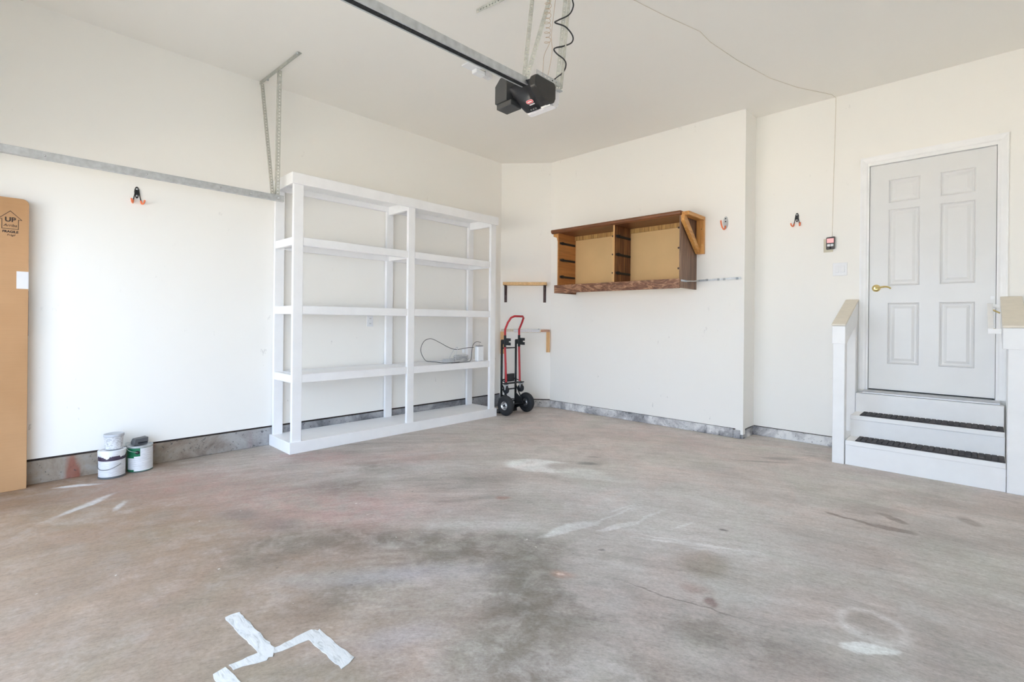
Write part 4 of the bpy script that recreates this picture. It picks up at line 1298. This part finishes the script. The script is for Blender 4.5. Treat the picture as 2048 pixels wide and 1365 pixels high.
dbox(MB(), 0.19, 0.56, 0.038, 0.045, 1.066, 1.074).build('rod', M['galv'], lf)
dbox(MB(), 0.640, 0.690, 0.001, 0.032, 0.757, 1.036, 0.002).build('leg', M['pine_z'], lf)
dbox(MB(), 0.006, 0.060, 0.001, 0.032, 0.728, 1.036, 0.002).build('leg', M['pine_z'], lf)
MB().lathe([(0, 0.008), (0.010, 0.008), (0.012, 0)], DG(0.535, 0.030, 1.070), 12).build('bolt', M['grey_plastic'], lf)

# ------------------------------------------------------------------ drawer carcass on the back wall
KX0, KX1, KY, KZ0, KZ1 = -3.845, -2.228, 4.821, 1.545, 2.322
kb = thing('drawer_carcass', (-3.05, 5.0, KZ0), 'drawerless walnut veneer dresser carcass hung on the back wall', 'cabinet')
yk = YB - 0.003
MB().box(KX0, KX0 + 0.016, KY + 0.004, yk, KZ0 + 0.02, 2.292).build('side_board', M['orange_ply'], kb)['label'] = 'orange plywood left side with drawer runners'
MB().box(KX1 - 0.016, KX1, KY + 0.004, yk, KZ0, 2.292).build('side_board', M['walnut_grey'], kb)['label'] = 'grey-brown veneered right side'
MB().box(-3.034, -3.016, KY + 0.006, yk - 0.04, KZ0 + 0.06, 2.292).build('divider', M['walnut_z'], kb)
MB().box(-3.0345, -3.0155, KY + 0.002, KY + 0.006, KZ0 + 0.06, 2.292).build('divider_edge', M['pine_z'], kb)['label'] = 'pale raw front edge of the divider'
mb = MB().prism([(KY - 0.030, 2.305), (KY - 0.034, 2.322), (KY - 0.026, 2.338), (yk, 2.338), (yk, 2.292), (KY - 0.012, 2.292), (KY - 0.020, 2.300)], 0, -3.925, -2.222)
mb.build('top_board', M['walnut_x'], kb)
MB().box(KX0 + 0.016, KX1 - 0.016, yk - 0.034, yk - 0.030, KZ0 + 0.04, 2.250).build('back_panel', M['hardboard'], kb)
MB().box(KX0 + 0.016, KX1 - 0.016, yk - 0.050, yk - 0.028, 2.240, 2.292).build('back_rail', M['rough_veneer'], kb)
MB().box(-3.882, KX1 - 0.004, KY - 0.012, KY + 0.008, 1.540, 1.640, 0.002).build('front_rail', M['walnut_burl'], kb)
MB().box(KX0 + 0.016, KX1 - 0.016, KY + 0.008, yk - 0.036, 1.585, 1.600).build('bottom_panel', M['hardboard'], kb)
MB().box(-3.872, -3.838, KY + 0.008, yk, 1.540, 1.566, 0.002).build('foot_rail', M['walnut_x'], kb)
mb = MB().prism(rr_poly([(-3.925, 2.292), (-3.846, 2.292), (-3.846, 2.190), (-3.858, 2.190), (-3.872, 2.245), (-3.925, 2.262)], 0.008), 1, KY + 0.02, KY + 0.06)
mb.build('corner_block', M['timber'], kb)
for x in (KX0 + 0.016, -3.016):
    for z in (2.170, 1.960, 1.748):
        mb = MB().box(x, x + 0.012, KY + 0.03, yk - 0.055, z - 0.013, z + 0.013, 0.002)
        mb.box(x, x + 0.018, KY + 0.06, KY + 0.10, z - 0.016, z + 0.018, 0.002)
        mb.build('drawer_runner', M['black_matte'], kb)
for x in (KX1 - 0.016, -3.034):
    for z in (2.170, 1.960, 1.748):
        MB().box(x - 0.022, x, KY + 0.010, KY + 0.028, z - 0.009, z + 0.009, 0.003).build('runner_stop', M['bracket_bronze'], kb)
# timber brackets holding it up
def bracket(x0, x1, lab):
    t = thing('timber_bracket', ((x0 + x1) / 2, YB, 2.1), lab, 'bracket')
    MB().box(x0, x1, YB - 0.040, YB - 0.001, 1.925, 2.300, 0.003).build('wall_leg', M['timber_z'], t)
    MB().box(x0 + 0.002, x1, 4.815, YB - 0.001, 2.286 + 0.0, 2.326, 0.003).build('arm', M['timber'], t)
    mb = MB().prism([(4.800, 2.232), (4.800, 2.290), (4.842, 2.290), (YB - 0.041, 1.985), (YB - 0.041, 1.927), (YB - 0.062, 1.927)], 0, x0 + 0.001, x0 + 0.042, 0.003)
    mb.build('brace', M['timber'], t)
    for z in (2.19, 2.02):
        MB().lathe([(0, 0.002), (0.006, 0.002), (0.007, 0)], ((x0 + x1) / 2 + 0.02, YB - 0.040, z), 10, rot_to((0, -1, 0))).build('screw', M['brass'], t)
    return t
bracket(-2.220, -2.138, 'varnished timber triangle bracket at the right end of the carcass')
MB_ = MB().strip((-2.200, YB - 0.012, 1.640), (-1.762, YB - 0.012, 1.649), (0, 0, 1), 0.020, 0.07, (0.005, 0.016))
ms = thing('metal_strap', (-1.98, YB, 1.64), 'thin galvanised strap screwed flat to the wall right of the carcass', 'strap')
MB_.box(-2.2, -1.765, YB - 0.0095, YB - 0.001, 1.637, 1.651)
MB_.build('bar', M['galv'], ms)
for x in (-2.11, -1.99, -1.93, -1.80):
    MB().box(x - 0.012, x + 0.012, YB - 0.016, YB - 0.0125, 1.632, 1.655, 0.001).build('clip', M['clip_steel'], ms)
MB().box(-2.226, -2.222, 4.83, 4.96, 1.610, 1.630).build('end_tab', M['chrome'], ms)
MB().tube([(-2.216, 4.95, 1.620), (-2.213, 5.12, 1.630), (-2.195, YB - 0.012, 1.641)], 0.006, 8).build('link', M['galv'], ms)

# ------------------------------------------------------------------ hand truck
HTX, Y0, Y1 = -4.405, 4.410, 4.672
ht = thing('hand_truck', (-4.33, 4.53, 0), 'black and red convertible hand truck standing in the corner', 'hand truck')
for y in (Y0, Y1):
    MB().tube([(HTX, y, 0.03), (HTX, y, 0.935)], 0.0145, 12).build('frame_post', M['black_steel'], ht)
mb = MB()
for z in (0.835, 0.43, 0.30, 0.14):
    mb.tube([(HTX, Y0, z), (HTX, Y1, z)], 0.009, 8)
mb.build('cross_bar', M['black_steel'], ht)
MB().tube([(HTX + 0.002, 4.475, 0.835), (HTX + 0.006, 4.470, 0.60), (HTX + 0.01, 4.465, 0.10)], 0.008, 8).build('centre_bar', M['black_steel'], ht)
mb = MB().box(HTX + 0.008, HTX + 0.0175, 4.466, 4.486, 0.66, 0.80, 0.002)
mb.build('label_strip', M['white_print'], ht)
MB().box(HTX + 0.008, HTX + 0.0178, 4.464, 4.486, 0.50, 0.645, 0.002).build('label_strip', plain('violet_print', (124, 96, 140), 0.5), ht)
# red loop handle
RXm = -4.335
hl = [(RXm + 0.01, Y0 + 0.005, 0.405), (RXm - 0.012, Y0, 0.82), (RXm - 0.014, Y0, 1.075), (RXm + 0.035, Y0, 1.165), (RXm + 0.075, Y0 + 0.015, 1.225), (RXm + 0.095, Y0 + 0.055, 1.244)]
hr = [(RXm + 0.095, Y1 - 0.055, 1.244), (RXm + 0.075, Y1 - 0.015, 1.225), (RXm + 0.035, Y1, 1.165), (RXm - 0.014, Y1, 1.075), (RXm - 0.012, Y1, 0.81), (RXm + 0.01, Y1 - 0.005, 0.405)]
mb = MB().tube(hl + hr, 0.0135, 12)
smooth(mb.build('loop_handle', M['red_steel'], ht), 60)['label'] = 'red tubular loop handle'
for y in (Y0, Y1):
    MB().tube([(RXm - 0.014, y, 0.85), (RXm - 0.014, y, 1.00)], 0.0165, 12).build('collar', M['black_steel'], ht)
    mb = MB()
    mb.prism([(RXm - 0.02, 0.875), (RXm - 0.02, 0.965), (RXm + 0.085, 0.965), (RXm + 0.085, 0.930), (RXm + 0.048, 0.930), (RXm + 0.048, 0.912), (RXm + 0.085, 0.912), (RXm + 0.085, 0.875)], 1, y - 0.006, y + 0.006, 0.002)
    mb.box(RXm - 0.075, RXm - 0.01, y - 0.010, y + 0.010, 0.885, 0.945, 0.002)
    mb.build('notched_hook', M['black_steel'], ht)
# folding platform with two small casters
pf = MB().box(RXm - 0.03, RXm + 0.03, Y0 - 0.03, Y1 + 0.06, 0.380, 0.394, 0.003)
pf.tube([(HTX, Y0, 0.425), (RXm + 0.03, Y0, 0.40)], 0.007, 8).tube([(HTX, Y1, 0.425), (RXm + 0.03, Y1, 0.40)], 0.007, 8)
pf.box(HTX + 0.0, HTX + 0.03, 4.49, 4.62, 0.40, 0.50, 0.004)
pf.build('platform', M['black_steel'], ht)
for y in (Y0 + 0.015, Y1 + 0.03):
    mb = MB().box(RXm - 0.028, RXm + 0.022, y - 0.022, y + 0.022, 0.362, 0.376, 0.002)
    mb.prism([(RXm - 0.02, 0.365), (RXm + 0.02, 0.365), (RXm + 0.004, 0.305), (RXm - 0.010, 0.305)], 1, y - 0.020, y - 0.016).prism([(RXm - 0.02, 0.365), (RXm + 0.02, 0.365), (RXm + 0.004, 0.305), (RXm - 0.010, 0.305)], 1, y + 0.016, y + 0.020)
    cst = mb.build('caster_fork', M['chrome'], ht)
    MB().lathe([(0.0, -0.014), (0.044, -0.014), (0.049, -0.008), (0.049, 0.008), (0.044, 0.014), (0.0, 0.014)], (RXm - 0.003, y, 0.306), 22, rot_to((0, 1, 0))).build('caster_wheel', M['rubber'], cst)
# axle, braces and pneumatic wheels
WX, WR = -4.262, 0.127
MB().tube([(WX, 4.30, WR), (WX, 4.76, WR)], 0.009, 10).build('axle', M['black_steel'], ht)
for y in (Y0 + 0.01, Y1 - 0.01):
    mb = MB().prism([(HTX - 0.006, 0.05), (HTX - 0.006, 0.24), (HTX + 0.03, 0.24), (WX + 0.02, 0.15), (WX + 0.02, 0.105), (HTX + 0.03, 0.05)], 1, y - 0.003, y + 0.003)
    mb.tube([(WX, y, WR + 0.01), (HTX + 0.01, y, 0.36)], 0.008, 8)
    mb.build('side_plate', M['black_steel'], ht)
MB().box(HTX - 0.20, HTX + 0.004, Y0 - 0.03, Y1 + 0.03, 0.004, 0.012).box(HTX - 0.012, HTX + 0.002, Y0 - 0.03, Y1 + 0.03, 0.010, 0.10).build('toe_plate', M['black_steel'], ht)
for y, s_ in ((4.345, -1), (4.728, 1)):
    rm = rot_to((0, -1, 0))
    mb = MB().torus((WX, y, WR), 0.086, 0.041, rm, 40, 14, 0.98)
    wh = smooth(mb.build('wheel', M['rubber'], ht), 40)
    for side in (-1, 1):
        rr_ = rot_to((0, side, 0))
        mb = MB().lathe([(0.0, 0.010), (0.016, 0.012), (0.022, 0.006), (0.036, 0.004), (0.046, 0.016), (0.054, 0.020), (0.058, 0.012)], (WX, y + side * 0.008, WR), 30, rr_)
        smooth(mb.build('hub', M['chrome'], wh), 50)['label'] = 'silver steel hub'
        MB().lathe([(0.0, 0.026), (0.010, 0.026), (0.012, 0.020), (0.012, 0.0)], (WX, y + side * 0.008, WR), 14, rr_).build('axle_nut', M['black_matte'], wh)

# ------------------------------------------------------------------ white tape marks on the floor
def flat_patch(name, pts, parent=None, th=0.002, jag=0.004, seed=1):
    rn = random.Random(seed)
    poly = []
    n = len(pts)
    for i in range(n):
        a_, b_ = Vector(pts[i]), Vector(pts[(i + 1) % n])
        m_ = max(2, int((b_ - a_).length / 0.02))
        for k in range(m_):
            p = a_.lerp(b_, k / m_)
            poly.append((p.x + rn.uniform(-jag, jag), p.y + rn.uniform(-jag, jag)))
    return MB().prism(poly, 2, 0.0002, th).build(name, M['filler'], parent)
tm = thing('tape_mark', (-1.85, 0.70, 0), 'white stuck-down tape strips forming an angular mark on the floor', 'tape')
flat_patch('tape_strip', [(-2.148, 0.612), (-2.146, 0.665), (-1.826, 0.682), (-1.782, 0.660), (-1.790, 0.632), (-1.852, 0.630)], tm, 0.0024, 0.003, 2)
flat_patch('tape_strip', [(-1.840, 0.540), (-1.806, 0.546), (-1.778, 0.640), (-1.800, 0.668), (-1.838, 0.640)], tm, 0.0020, 0.003, 3)
flat_patch('tape_strip', [(-1.822, 0.680), (-1.792, 0.672), (-1.776, 0.800), (-1.806, 0.834), (-1.834, 0.822)], tm, 0.0018, 0.003, 4)
flat_patch('tape_strip', [(-1.812, 0.842), (-1.784, 0.788), (-1.550, 0.802), (-1.572, 0.856)], tm, 0.0024, 0.003, 5)
pm = flat_patch('tape_mark', [(-1.832, 0.488), (-1.836, 0.528), (-1.752, 0.540), (-1.62, 0.545), (-1.62, 0.490), (-1.75, 0.486)], None, 0.0022, 0.003, 6)
tag(pm, 'short piece of white tape at the bottom edge of the picture', 'tape')
